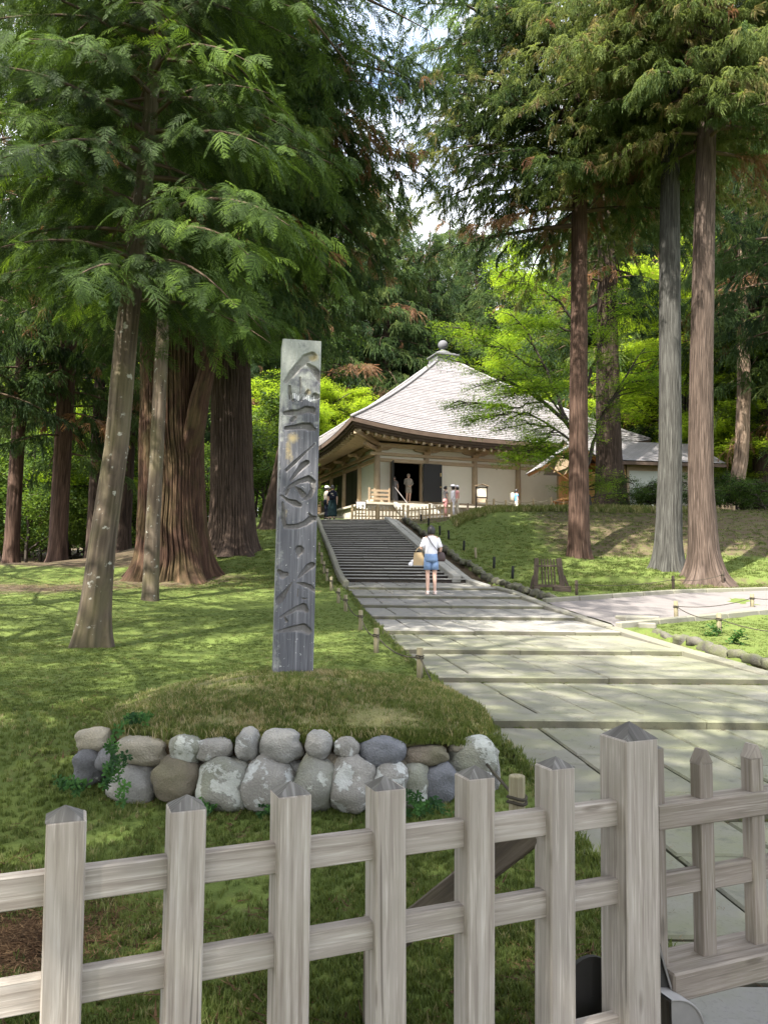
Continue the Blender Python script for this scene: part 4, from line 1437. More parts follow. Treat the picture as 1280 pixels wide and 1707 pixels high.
m = MB(); m.bar((.1, .1, 4.30), (-OV + .35, -OV + .35, 4.62), .26, .28, (0, 0, 1), .02); m.build('hip_rafter', 'hall_timber', hall)
m = MB(); m.bar((.0, .0, 4.02), (-1.1, -1.1, 4.14), .2, .2, (0, 0, 1), .02); m.build('corner_arm', 'hall_timber', hall)
# finial
cx_ = WL / 2
m = MB()
m.box((cx_, cx_, AZ + .12), (1.5, 1.5, .56), None, None, 0, .02); m.box((cx_, cx_, AZ + .44), (1.7, 1.7, .12), None, None, 0, .03)
m.box((cx_, cx_, AZ + .55), (1.3, 1.3, .10), None, None, 0, .03)
fin = m.build('finial_base', 'dark_stone', hall)
m = MB()
prof = [(.58, .58), (.57, .66), (.48, .76), (.32, .83), (.20, .87), (.16, .90), (.18, .95)]
prof += [(.34 * math.sin(a), 1.27 - .34 * math.cos(a)) for a in np.linspace(.5, PI - .02, 12)]
m.loft([[(cx_ + r * math.cos(t), cx_ + r * math.sin(t), AZ + z) for t in np.linspace(0, 2 * PI, 22, endpoint=False)] for r, z in prof])
m.build('jewel', 'dark_stone', fin, (0, 0, 0), True)
# steps up to the door
for k in range(6):
    hb('door_step', [((1.75, -1.0 - .30 * k - .15, .80 - .165 * k - .35), (1.9, .30, .85))], 'platform_stone', hall, .01)
for x in (.72, 2.78):
    m = MB(); m.bar((x, -.95, .95), (x, -2.85, -.05), .22, .22, (0, 0, 1), .02); m.build('step_cheek', 'border_pale', hall)
for x in (.72,):
    m = MB(); m.tube([(x, -.8, .95), (x, -.8, 1.78), (x, -.95, 1.83), (x, -2.7, .85), (x, -2.7, .0)], .02, 8); m.build('handrail', 'steel', hall, (0, 0, 0), True)
m = MB()
for z in (1.2, 1.42, 1.64): m.box((-.15, -.78, z), (1.2, .05, .12))
for x in (-.72, .42): m.box((x, -.80, 1.37), (.08, .09, .84))
m.build('step_screen', 'hall_timber', hall)

# ---- dark railing on the platform edge
rail_ = thing('platform_railing', 'thin dark railing along the stone platform in front of the white wall panels', 'railing', C0, TH)
m = MB(); m.box((0, 0, .55), (.09, .09, 1.1)); rp0 = m.build('railing_post', 'dark_timber', rail_)
for k, x in enumerate((4.9, 6.6, 8.4, 10.2, 12.0, 13.6)):
    o = rp0 if k == 0 else link('railing_post', rp0.data, rail_)
    o.location = (x, -1.35, .0)
for z in (.62, 1.0):
    m = MB(); m.box((9.2, -1.35, z), (9.0, .045, .06)); m.build('rail', 'dark_timber', rail_)

# ---- picket fence at the head of the stairs
def pf(label, pts, group, z_of):
    """pts: list of plan points; pickets as single parts"""
    a = pts[0]
    t = thing('picket_fence', label, 'fence', (a[0], a[1], z_of(a[0], a[1])), 0, group)
    o0 = t.location
    pk = None
    for (p, q) in zip(pts[:-1], pts[1:]):
        p, q = Vector((*p, 0)), Vector((*q, 0))
        L = (q - p).length; d = (q - p) / L
        ang = math.atan2(d.y, d.x)
        n_ = int(L / .165)
        for k in range(n_ + 1):
            c = p + d * (k * L / n_)
            z = z_of(c.x, c.y)
            if pk is None:
                m = MB(); m.box((0, 0, .33), (.06, .035, .66)); o = m.build('picket', 'picket_timber', t); pk = o
            else:
                o = link('picket', pk.data, t)
            o.location = (c.x - o0.x, c.y - o0.y, z - o0.z + random.uniform(-.012, .012)); o.rotation_euler = (0, 0, ang)
        for zz in (.20, .50):
            m = MB(); n2 = Vector((d.y, -d.x, 0)) * -.04
            m.bar(Vector((p.x, p.y, z_of(p.x, p.y) + zz)) + n2, Vector((q.x, q.y, z_of(q.x, q.y) + zz)) + n2, .04, .06)
            m.build('rail', 'picket_timber', t, o0)
        for c in (p, (p + q) / 2, q):
            m = MB(); m.box((c.x, c.y - .05, z_of(c.x, c.y) + .37), (.11, .11, .78), None, None, 2, .01); m.build('fence_post', 'picket_timber', t, o0)
    return t
zf = lambda x, y: tz(x, y) - .03
a, c = at(587, 866, 38.2), at(672, 864, 37.6)
pf('pale picket fence across the top of the stairs, below the open black door', [(a.x, a.y), (c.x, c.y)], None, zf)
c2 = at(680, 864, 37.6); d_ = at(752, 862, 37.4)
pf('pale sunlit picket fence on the grass lip between the stairs and the notice board', [(c2.x, c2.y), (d_.x, d_.y)], None, zf)

# ---- rope posts on the terrace lip
tt = []
for (px, h) in ((811, .50), (823, .55), (843, .5), (865, .5), (889, .52), (919, .62), (950, .5)):
    q = at(px, 850, 34.6); p = Vector((q.x, 34.6, tz(q.x, 34.6)))
    rope_post(p, .05, h, 'short pale post with slack rope on the terrace lip, %s from the left' % ORD[len(tt)], 'pale posts on the terrace lip', 'picket_timber', False, (0, 0), 'rope_pale', 'terrace_post')
    tt.append(p + Vector((0, 0, h * .85)))
rope(tt, .016, 'slack pale rope slung between the posts on the terrace lip', 'rope_pale', .22)
for o in (tt[0],):
    pass

# ---- notice board and small sign
p = at(802.5, 852, 38.0); p = Vector((p.x, p.y, tz(p.x, p.y)))
nb = thing('notice_board', 'brown framed notice board with a cream panel, in front of the white wall', 'notice board', p, R(8))
m = MB()
for x in (-.27, .27): m.box((x, 0, .70), (.07, .07, 1.40))
m.build('post', 'dark_timber', nb)
m = MB()
for s in (-1, 1): m.bar((0, 0, 1.53), (s * .36, 0, 1.42), .22, .03)
m.build('board_roof', 'hall_timber', nb)
hb('panel', [((0, 0, 1.12), (.47, .04, .42))], 'cloth_cream', nb); hb('lower_panel', [((0, 0, .72), (.47, .04, .20))], 'hall_timber_pale', nb)
hb('crosspiece', [((0, -.005, .87), (.54, .06, .05)), ((0, -.005, 1.36), (.54, .06, .04))], 'dark_timber', nb)
p = at(601.5, 850, 40.5); p = Vector((p.x, p.y, tz(p.x, p.y)))
sg = thing('sign_stand', 'small white sign with a dark round mark, on a brown stand by the hall', 'sign', p, R(5))
m = MB()
for x in (-.25, .25): m.box((x, 0, .45), (.05, .05, 1.0))
m.box((0, 0, .50), (.5, .04, .04)); m.box((0, 0, .3), (.5, .04, .04)); m.box((0, 0, .93), (.56, .05, .05)); m.build('stand', 'dark_timber', sg)
hb('sign_panel', [((0, -.02, .73), (.44, .03, .34))], 'white_paper', sg)
m = MB()
m.loft([[(.10 + r * math.cos(t), -.038 - dz, .70 + r * math.sin(t)) for t in np.linspace(0, 2 * PI, 16, endpoint=False)] for r, dz in ((.085, 0), (.085, .004), (.05, .004), (.05, .0))], False)
m.box((-.10, -.038, .74), (.14, .006, .014)); m.box((-.10, -.038, .70), (.10, .006, .014)); m.box((.10, -.038, .70), (.05, .006, .06))
m.build('sign_mark', 'cable_black', sg)
# offering-box-like low crate behind the fence is left out: nothing in the photo shows it clearly

# ================================================================== BOOTH AND ANNEX
az = 4.43
p = at(985, 850, 40.2)
ann = thing('annex_building', 'low annex with pale shingled roof and tan wall, behind the big dark cedar', 'building', (p.x, 40.2, az), R(9))
w_ = 6.2
hb('wall', [((w_ / 2, 1.9, 1.5), (w_, 3.8, 3.0))], 'hall_timber', ann)
hb('screen_panel', [((3.0 + .0, -.03, 1.45), (1.9, .05, 2.3))], 'plaster_shade', ann)
hb('screen_panel', [((5.2, -.03, 1.45), (1.7, .05, 2.3))], 'cloth_stone', ann)
hb('door_panel', [((1.55, -.04, 1.35), (.72, .06, 2.6))], 'fresh_timber', ann, .01)
for x in (1.08, 2.02, 4.0, 6.1): hb('post', [((x, -.05, 1.5), (.13, .14, 3.0))], 'hall_timber', ann)
m = MB()
rows = 16
vs = []; fs = []; uvs = []
for i in range(rows):
    for (t, dz) in ((i / rows, .03), ((i + 1) / rows, 0)):
        y = -1.1 + 3.1 * t; z = 2.95 + 1.55 * t + dz
        vs += [(-.7, y, z), (w_ + .8, y, z)]
for r in range(2 * rows - 1):
    fs.append((2 * r, 2 * r + 1, 2 * r + 3, 2 * r + 2)); uvs.append([(0, r * .1), (w_ + 1.5, r * .1), (w_ + 1.5, r * .1 + .1), (0, r * .1 + .1)])
m.add(vs, fs, uvs)
m.add([(-.7, 2.0, 4.5), (w_ + .8, 2.0, 4.5), (w_ + .8, 5.0, 2.9), (-.7, 5.0, 2.9)], [(0, 1, 2, 3)], [[(0, 0), (7, 0), (7, 3), (0, 3)]])
m.build('roof', 'roof_shingle', ann)
m = MB(); m.box((w_ / 2 + .05, -1.06, 2.85), (w_ + 1.5, .06, .16)); m.build('fascia', 'eave_edge', ann)
m = MB(); m.add([(-.7, -1.05, 2.80), (w_ + .8, -1.05, 2.80), (w_ + .8, 0, 3.3), (-.7, 0, 3.3)], [(3, 2, 1, 0)], [[(0, 0), (7, 0), (7, 1), (0, 1)]]); m.build('soffit', 'hall_timber', ann)
m = MB()
for x in (-.55, w_ + .65):
    m.add([(x, 0, 2.9), (x, 3.8, 2.9), (x, 2.0, 4.4)], [(0, 1, 2)], [[(0, 0), (3, 0), (1, 2)]])
m.build('gable', 'hall_timber', ann)

p = at(921, 852, 38.8)
bo = thing('ticket_booth', 'small booth of fresh orange timber with a steep gabled roof, beside the dark trunk', 'booth', (p.x, 38.8, az), R(4))
hb('wall', [((1.75, 1.1, 1.15), (1.6, 2.0, 2.3))], 'fresh_timber', bo)
hb('counter', [((.78, 1.0, .95), (.4, 1.8, .08)), ((.66, .3, .45), (.08, .08, .9)), ((.66, 1.7, .45), (.08, .08, .9))], 'fresh_timber', bo)
for s in (-1, 1):
    m = MB(); m.bar((1.1, 1.0, 3.72), (1.1 + s * 1.75, 1.0, 2.42), 2.9, .05); m.build('roof_deck', 'fresh_timber', bo)
    m = MB(); m.bar((1.1, 1.0, 3.78), (1.1 + s * 1.85, 1.0, 2.42), 3.0, .04); m.build('roof', 'roof_shingle', bo)
    for k in range(6):
        y = -.3 + .52 * k
        m = MB(); m.bar((1.1, y, 3.62), (1.1 + s * 1.72, y, 2.34), .05, .09, (0, 0, 1)); m.build('rafter', 'fresh_timber', bo)
for s in (-1,):
    m = MB(); m.bar((1.0, -.1, 1.75), (-.15, -.1, 2.5), .06, .06); m.build('strut', 'fresh_timber', bo)
# bamboo fence far right
q0, q1 = at(1185, 855, 39), at(1222, 855, 39)
pf('short bamboo picket fence at the foot of the pale leaning trunk on the right', [(q0.x, q0.y), (q1.x, q1.y)], None, zf)

# ================================================================== PEOPLE
def skin_mesh(pts, edges, radii, mat, name='body', root=0, levels=2):
    me = bpy.data.meshes.new(name)
    bm = bmesh.new()
    lay = bm.verts.layers.skin.verify()
    vs = [bm.verts.new(p) for p in pts]
    for a, c in edges:
        bm.edges.new((vs[a], vs[c]))
    for i, v in enumerate(vs):
        r = radii[i]
        v[lay].radius = r if isinstance(r, tuple) else (r, r)
        v[lay].use_root = (i == root)
    bm.to_mesh(me); bm.free()
    ob = bpy.data.objects.new(name, me); COL.objects.link(ob)
    ob.modifiers.new('skin', 'SKIN').use_smooth_shade = True
    s = ob.modifiers.new('sub', 'SUBSURF'); s.levels = s.render_levels = levels
    dg = bpy.context.evaluated_depsgraph_get()
    out = bpy.data.meshes.new_from_object(ob.evaluated_get(dg))
    bpy.data.objects.remove(ob)
    bpy.data.meshes.remove(me)
    out.materials.clear(); out.materials.append(MATS[mat])
    out.polygons.foreach_set('use_smooth', [True] * len(out.polygons))
    return out

def ering(c, rx, ry, n=16, tilt=0):
    return [(c[0] + rx * math.cos(t), c[1] + ry * math.sin(t), c[2] + tilt * math.sin(t)) for t in np.linspace(0, 2 * PI, n, endpoint=False)]

def person(label, loc, rotz, h=1.62, arms=None, legs=None, top='cloth_white', bottom='cloth_denim', style='shorts', hair='hair_black', hair_style='bob', hat=None, shoes='shoe_pale', sleeve=.55, group=None, fem=True, legwear=None):
    t = thing('person', label, 'person', loc, rotz, group)
    t.scale = (h / 1.66,) * 3
    sw = .155 if fem else .185
    arms = arms or [((-sw - .06, -.02, 1.12), (-sw - .07, .05, .88)), ((sw + .06, -.02, 1.12), (sw + .07, .05, .88))]
    legs = legs or [((-.085, .02, .48), (-.085, -.03, .075)), ((.085, .02, .48), (.085, -.03, .075))]
    pts = [(0, 0, .93), (0, .01, 1.08), (0, .01, 1.24), (0, -.005, 1.37), (0, .0, 1.43), (0, .012, 1.475), (0, .015, 1.545), (0, .012, 1.605)]
    rad = [(.125, .10), (.105, .085), (.125, .095), (.10, .075), .048, .060, (.076, .092), (.062, .074)]
    ed = [(0, 1), (1, 2), (2, 3), (3, 4), (4, 5), (5, 6), (6, 7)]
    def add(p, r, a):
        pts.append(tuple(p)); rad.append(r); ed.append((a, len(pts) - 1)); return len(pts) - 1
    for s, (el, wr) in zip((-1, 1), arms):
        sh = add((s * sw, -.005, 1.355), .052, 3)
        e = add(el, .036, sh)
        m_ = add(Vector(el).lerp(Vector(wr), .4), .037, e)
        w = add(wr, .024, m_)
        d = (Vector(wr) - Vector(el)).normalized()
        side = d.cross(Vector((0, 0, 1))) if abs(d.z) < .8 else Vector((0, 1, 0))
        side = (side - d * side.dot(d)).normalized()
        nrm = d.cross(side)
        palm = add(Vector(wr) + d * .07, (.034, .018), w)
        for k in range(4):
            o = (k - 1.5) * .017
            ln = (.060, .072, .068, .052)[k]
            f1 = add(Vector(wr) + d * .095 + side * o, .0085, palm)
            f2 = add(Vector(wr) + d * (.095 + ln * .55) + side * o + nrm * .010, .008, f1)
            add(Vector(wr) + d * (.095 + ln * .9) + side * o + nrm * .028, .0065, f2)
        th = add(Vector(wr) + d * .045 + side * .040, .0095, w)
        add(Vector(wr) + d * .085 + side * .058 + nrm * .012, .008, th)
    for s, (kn, an) in zip((-1, 1), legs):
        hp_ = add((s * .085, 0, .86), .085, 0)
        th = add(Vector((s * .085, 0, .86)).lerp(Vector(kn), .5), .074, hp_)
        k = add(kn, .053, th)
        cf = add(Vector(kn).lerp(Vector(an), .35) + Vector((0, -.018, 0)), .052, k)
        a = add(an, .033, cf)
        he = add((an[0], an[1] - .025, .035), .030, a)
        add((an[0] + s * .015, an[1] + .15, .024), (.040, .020), a)
    body = link('body', skin_mesh(pts, ed, rad, 'skin'), t)
    # face
    m = MB()
    for s in (-1, 1):
        m.ellipsoid((s * .032, .098, 1.548), (.012, .008, .007), 8, 6)
    m.build('eyes', 'hair_black', t, (0, 0, 0), True)
    m = MB(); m.ellipsoid((0, .112, 1.520), (.013, .020, .022), 10, 7)
    for s in (-1, 1): m.ellipsoid((s * .083, .005, 1.535), (.012, .022, .032), 8, 6)
    m.build('nose_and_ears', 'skin', t, (0, 0, 0), True)
    m = MB(); m.ellipsoid((0, .098, 1.487), (.024, .010, .006), 8, 5); m.build('mouth', 'cloth_pink', t, (0, 0, 0), True)
    # hair: a cap cut open over the face
    m = MB()
    low = {'bob': 1.455, 'short': 1.50, 'bald': 1.57}[hair_style]
    rr_ = []
    for k in range(9):
        z = low + (1.675 - low) * k / 8
        q = math.sqrt(max(.02, 1 - ((z - 1.555) / .125) ** 2)) if z > 1.555 else 1 - .08 * ((1.555 - z) / .1) ** 2
        ring = []
        for a in np.linspace(0, 2 * PI, 20, endpoint=False):
            f = .112 if math.sin(a) < .2 else (.112 if z > 1.60 else .062)
            ring.append((.098 * q * math.cos(a), .008 + f * q * math.sin(a), z))
        rr_.append(ring)
    m.loft(rr_); m.build('hair', hair, t, (0, 0, 0), True)
    # upper garment
    m = MB()
    wz = .90 if style != 'skirt' else .95
    m.loft([ering((0, 0, wz), .155 if fem else .17, .122), ering((0, 0, 1.02), .152 if fem else .17, .120), ering((0, .008, 1.16), .158 if fem else .178, .122), ering((0, .005, 1.27), .170 if fem else .192, .125),
            ering((0, 0, 1.345), .176 if fem else .20, .108), ering((0, -.004, 1.395), .125, .085), ering((0, 0, 1.425), .068, .064)])
    for s, (el, wr) in zip((-1, 1), arms):
        a = Vector((s * (sw - .02), -.003, 1.355)); e = Vector(el); w = Vector(wr)
        if sleeve <= 1:
            m.tube([a, a.lerp(e, .3), a.lerp(e, sleeve * .7), a.lerp(e, sleeve)], [.066, .066, .062, .062], 12)
        else:
            m.tube([a, a.lerp(e, .5), e, e.lerp(w, .5), e.lerp(w, .92)], [.066, .056, .048, .042, .036], 12)
    m.build('shirt', top, t, (0, 0, 0), True)
    m = MB()
    if style == 'skirt':
        m.loft([ering((0, 0, 1.02), .135, .11), ering((0, 0, .92), .165, .13), ering((0, 0, .6), .20, .16), ering((0, 0, .22), .235, .19), ering((0, 0, .17), .235, .19)])
    else:
        zl = .58 if style == 'shorts' else .10
        m.loft([ering((0, 0, 1.02), .145, .112), ering((0, -.004, .93), .165, .125), ering((0, -.006, .85), .178, .13), ering((0, -.004, .79), .172, .118)])
        for s, (kn, an) in zip((-1, 1), legs):
            hip = Vector((s * .085, 0, .88)); k = Vector(kn); an = Vector(an)
            if style == 'shorts':
                e = hip.lerp(k, .70)
                m.tube([hip, hip.lerp(e, .5), e], [.092, .095, .098 if fem else .092], 14)
            else:
                m.tube([hip, hip.lerp(k, .5), k, k.lerp(an, .5), k.lerp(an, .93)], [.093, .085, .07, .068, .065], 14)
    m.build({'skirt': 'skirt', 'shorts': 'shorts', 'trousers': 'trousers'}[style], bottom, t, (0, 0, 0), True)
    for s, (kn, an) in zip((-1, 1), legs):
        m = MB(); x, y = an[0] + s * .007, an[1]
        m.loft([[(x + .045 * math.cos(a) * (1 if math.sin(a) < 0 else .95), y + .05 + .125 * math.sin(a), z) for a in np.linspace(0, 2 * PI, 16, endpoint=False)] for z in (0, .022)] +
               [[(x + .042 * math.cos(a), y + .045 + .115 * math.sin(a), .05 - .016 * math.sin(a)) for a in np.linspace(0, 2 * PI, 16, endpoint=False)]])
        m.tube([(x, y - .03, .03), (x, y - .03, .09)], [.036, .040], 10)
        m.build('shoe', shoes, t, (0, 0, 0), True)
    if hat:
        m = MB()
        if hat == 'brim':
            m.loft([ering((0, .01, 1.60), .20, .21), ering((0, .01, 1.612), .20, .21), ering((0, .01, 1.625), .11, .12), ering((0, .01, 1.70), .10, .11), ering((0, .01, 1.715), .05, .055)])
        else:
            m.loft([ering((0, .01, 1.585), .104, .118), ering((0, .01, 1.64), .102, .115), ering((0, .01, 1.69), .07, .08), ering((0, .01, 1.70), .02, .02)])
            m.box((0, .155, 1.592), (.15, .11, .014), Matrix.Rotation(-.15, 3, 'X'))
        m.build('hat', 'cloth_white', t, (0, 0, 0), True)
    return t

# woman on the paving, seen from behind: she faces up the path (+y)
fp = at(718.5, 984, 18.6)
zt = float(P(18.25)) + .032 + (float(P(20.0)) - .035 - float(P(18.25)) - .032) * (fp.y - 18.25) / 1.75
woman = person('woman with dark hair, white top and blue shorts, seen from behind on the paving', (fp.x, fp.y, zt), R(3), 1.63,
               arms=[((-.245, -.03, 1.10), (-.225, .17, 1.13)), ((.235, -.03, 1.10), (.195, .08, .96))], top='cloth_white', bottom='cloth_denim', style='shorts', sleeve=.85)
ws = 1.63 / 1.66
def wp(x, y, z):
    v = Matrix.Rotation(R(3), 3, 'Z') @ Vector((x, y, z)) * ws
    return Vector((fp.x + v.x, fp.y + v.y, zt + v.z))
bag = thing('tote_bag', 'flat tan tote bag hanging from the left hand of the woman on the paving', 'bag', wp(-.29, .13, .70))
b = MB()
b.loft([[(x * s, y * .7, z) for x, y in ((-.13, -.035), (.13, -.035), (.13, .035), (-.13, .035))] for s, z in ((1.0, 0), (1.03, .02), (1.0, .15), (.84, .31))])
b.build('pouch', 'tote_tan', bag)
b = MB()
for y in (-.03, .03):
    b.tube([(-.08, y, .30), (-.05, y * .8, .38), (.03, y * .5, .45), (.06, y * .3, .455), (.075, y * .6, .40), (.085, y, .30)], .008, 6)
b.build('strap', 'tote_tan', bag, (0, 0, 0), True)
b = MB(); b.ellipsoid((-.19, 0, .03), (.055, .03, .06), 10, 7, Matrix.Rotation(.5, 3, 'Y')); b.ellipsoid((-.15, 0, .10), (.035, .02, .04), 8, 6); b.tube([(-.13, 0, .14), (-.10, 0, .24)], .006, 5)
b.build('charm', 'cloth_white', bag, (0, 0, 0), True)
hbag = thing('shoulder_bag', 'small dark shoulder bag at the right hip of the woman on the paving', 'bag', wp(.225, -.02, .80))
b = MB()
b.loft([[(x, y, z) for x, y in [(.115 * k * math.copysign(abs(math.cos(a)) ** .5, math.cos(a)), .05 * k * math.copysign(abs(math.sin(a)) ** .5, math.sin(a))) for a in np.linspace(0, 2 * PI, 16, endpoint=False)]] for k, z in ((.8, 0), (1, .03), (1.02, .1), (.8, .19), (.55, .22))])
b.build('pouch', 'leather_dark', hbag, (0, 0, 0), True)
b = MB()
pts = [wp(.20, -.06, 1.0), wp(.12, -.128, 1.08), wp(0, -.145, 1.22), wp(-.07, -.128, 1.34), wp(-.105, -.06, 1.405), wp(-.10, .05, 1.39), wp(-.03, .135, 1.25), wp(.12, .135, 1.08), wp(.2, .06, .98)]
b.tube([p - hbag.location for p in pts], .009, 6); b.build('strap', 'leather_dark', hbag, (0, 0, 0), True)

def stand(px, py, Y, dz=0):
    q = at(px, py, Y); return Vector((q.x, q.y, tz(q.x, q.y) + dz))
p = stand(553.5, 868, 36.8)
m1 = person('person in a long dark skirt wearing a backpack, at the head of the stairs', p, R(8), 1.64, top='cloth_navy', bottom='cloth_darkgreen', style='skirt', sleeve=.9, shoes='shoe_black', hair_style='short')
bp = thing('backpack', 'dark navy backpack with pale print worn by the long-skirted person at the stair head', 'backpack', p + Vector((.03, -.20, 1.02)))
b = MB(); b.box((0, 0, .17), (.30, .15, .40), None, (.82, .8), 2, .05); b.build('pack', 'cloth_navy', bp, (0, 0, 0), True)
b = MB(); b.box((-.03, -.078, .20), (.11, .008, .05)); b.box((.02, -.082, .12), (.07, .008, .03)); b.build('print', 'cloth_stone', bp)
p = stand(544, 864, 38.4)
person('person in a white cap and pale top, half hidden behind the long-skirted person', p, R(-60), 1.63, top='cloth_stone', bottom='cloth_navy', style='trousers', hat='cap', shoes='shoe_black', sleeve=.9)
fl = C0.z + 1.03
def onhall(x, y, z):
    v = Matrix.Rotation(TH, 3, 'Z') @ Vector((x, y, z)); return C0 + v
person('man in an open grey shirt over black, and grey shorts, standing in the black doorway', onhall(1.83, -.10, 1.03), TH + PI, 1.70, arms=[((-.25, .02, 1.12), (-.10, .17, 1.02)), ((.25, .02, 1.12), (.08, .17, 1.0))], top='cloth_stone', bottom='cloth_stone', style='shorts', hair='hair_grey', hair_style='short', fem=False, sleeve=1.5)
person('person in a dull patterned dress in the shade of the left door leaf', onhall(1.12, .25, 1.03), TH + PI * .85, 1.56, top='cloth_grey', bottom='cloth_grey', style='skirt', sleeve=.6)
p = stand(742.5, 861, 39.6)
person('dark-haired person in a grey top beside the white-hatted visitor, behind the sunlit fence', p, R(-70), 1.62, top='cloth_grey', bottom='cloth_pink', style='trousers', hair_style='short')
p = stand(755, 862, 39.2)
person('visitor in white with a broad white sun hat, behind the sunlit picket fence', p, R(80), 1.58, top='cloth_white', bottom='cloth_white', style='trousers', hat='brim', sleeve=1.5)
p = stand(762, 861, 39.9)
person('visitor in a pink top and pale hat, right of the white-clad visitor', p, R(100), 1.60, top='cloth_pink', bottom='cloth_cream', style='trousers', hat='cap')
p = stand(861, 866, 41.5)
person('person in a blue top walking right along the terrace below the hall', p, R(-80), 1.60, legs=[((-.085, .12, .48), (-.085, .16, .075)), ((.085, -.02, .48), (.085, -.20, .09))], top='cloth_blue', bottom='cloth_cream', style='trousers', hair_style='short')
bp2 = thing('rucksack', 'olive rucksack on the back of the blue-topped walker', 'backpack', p + Vector((-.22, 0, .98)), R(-80))
b = MB(); b.box((0, 0, .2), (.30, .18, .44), None, (.85, .8), 2, .05); b.build('pack', 'cloth_cream', bp2, (0, 0, 0), True)
p = gp(426, 856, 28, 60)
person('person in a red top standing far off between the big cedar and the carved pillar', Vector((p.x, p.y, tz(p.x, p.y))), R(-60), 1.5, top='cloth_red', bottom='cloth_navy', style='trousers', hair_style='short')
# ================================================================== FOLIAGE PROTOTYPES (mesh data used by the crowns)
def proto(name, V, F, mat, tip=None):
    me = bpy.data.meshes.new(name)
    me.from_pydata(V, [], F)
    me.materials.append(MATS[mat])
    if tip:
        a = me.attributes.new('tip', 'FLOAT', 'POINT'); a.data.foreach_set('value', np.array(tip, np.float32))
    me.update()
    return bpy.data.objects.new(name, me)          # source mesh only, never linked to the scene
def fan_spray(seed, mat, L=1.0, pairs=10, lobes=3, droop=.34):
    """flat, fern-like conifer spray; unit length along x"""
    r = random.Random(seed)
    V, F, T = [], [], []
    def P3(x, y, dz=0):
        return (x, y, -droop * x * x - .45 * y * y + dz)
    def lobe(x, y, a, l, w, t0=0, t1=0):
        b = len(V)
        T.extend([t0, (t0 + t1) / 2, t1, (t0 + t1) / 2])
        ca, sa = math.cos(a), math.sin(a)
        V.extend([P3(x, y), P3(x + ca * l * .45 - sa * w, y + sa * l * .45 + ca * w), P3(x + ca * l, y + sa * l, -.008), P3(x + ca * l * .45 + sa * w, y + sa * l * .45 - ca * w)])
        F.append((b, b + 1, b + 2, b + 3))
    for i in range(pairs):
        t = .06 + .88 * i / (pairs - 1)
        bl = (.46 * (1 - t) ** .85 * min(1, .35 + t * 3.0) + .04) * r.uniform(.75, 1.15)
        for s in (-1, 1):
            a = s * R(r.uniform(34, 50))
            x0, y0 = t * L + r.uniform(-.02, .02), 0
            n = max(3, int(lobes * bl / .14) + 1)
            lobe(x0, y0, a, bl, .009, 0, 1)
            for k in range(n):
                q = (k + .4) / n
                xx, yy = x0 + math.cos(a) * bl * q, y0 + math.sin(a) * bl * q
                ll = (.052 * (1 - q * .4)) * r.uniform(.75, 1.25)
                for s2 in (-1, 1):
                    lobe(xx, yy, a + s2 * R(r.uniform(30, 46)), ll, ll * .15, q * .6, q * .8 + .2)
    lobe(0, 0, 0, L, .010, 0, .8)
    return proto('fan_spray', V, F, mat, T)
def tuft_spray(seed, mat, shoots=11, needles=9):
    """drooping cord-like cedar shoots; about unit length along x"""
    r = random.Random(seed)
    V, F = [], []
    for s in range(shoots):
        st = Vector((r.uniform(0, .45), r.uniform(-.06, .06), r.uniform(-.05, .05)))
        d = Vector((r.uniform(.45, 1), r.uniform(-.75, .75), r.uniform(-.35, .35))).normalized()
        l = r.uniform(.35, .65)
        prev = st
        for k in range(needles):
            q = (k + 1) / needles
            p = st + d * l * q + Vector((0, 0, -.30 * q * q * l - .08 * q * q))
            ax = (p - prev)
            for j in range(3):
                rd = Vector((r.uniform(-1, 1), r.uniform(-1, 1), r.uniform(-1, 1)))
                rd = (rd - ax.normalized() * rd.dot(ax.normalized())).normalized()
                tip = p + ax.normalized() * .07 + rd * r.uniform(.035, .06)
                w = ax.normalized().cross(rd) * .014
                b = len(V)
                V.extend([tuple(prev - w), tuple(prev + w), tuple(tip)])
                F.append((b, b + 1, b + 2))
            prev = p
    return proto('tuft_spray', V, F, mat)
def leaf_cluster(seed, mat, n=42, rad=.5, size=.075, flat=.16, star=True):
    r = random.Random(seed)
    V, F = [], []
    for k in range(n):
        a = r.uniform(0, 2 * PI); q = rad * math.sqrt(r.random())
        c = Vector((q * math.cos(a), q * math.sin(a), r.gauss(0, flat * .4) - .25 * q * q))
        nrm = Vector((r.gauss(0, .35), r.gauss(0, .35), 1)).normalized()
        u = nrm.cross(Vector((math.cos(a + r.uniform(-.8, .8)), math.sin(a), 0))).normalized(); w = nrm.cross(u)
        s = size * r.uniform(.7, 1.3)
        if star:
            for da in (-1.1, 0, 1.1):
                d = w * math.cos(da) + u * math.sin(da); e = w * -math.sin(da) + u * math.cos(da)
                ln = s * (1 if da == 0 else .8)
                b = len(V)
                V.extend([tuple(c), tuple(c + d * ln * .45 + e * s * .17), tuple(c + d * ln), tuple(c + d * ln * .45 - e * s * .17)])
                F.append((b, b + 1, b + 2, b + 3))
        else:
            b = len(V)
            V.extend([tuple(c - w * s * .6), tuple(c + u * s * .36 + nrm * s * .05), tuple(c + w * s * .7), tuple(c - u * s * .36 + nrm * s * .05)])
            F.append((b, b + 1, b + 2, b + 3))
    return proto('leaf_cluster', V, F, mat)
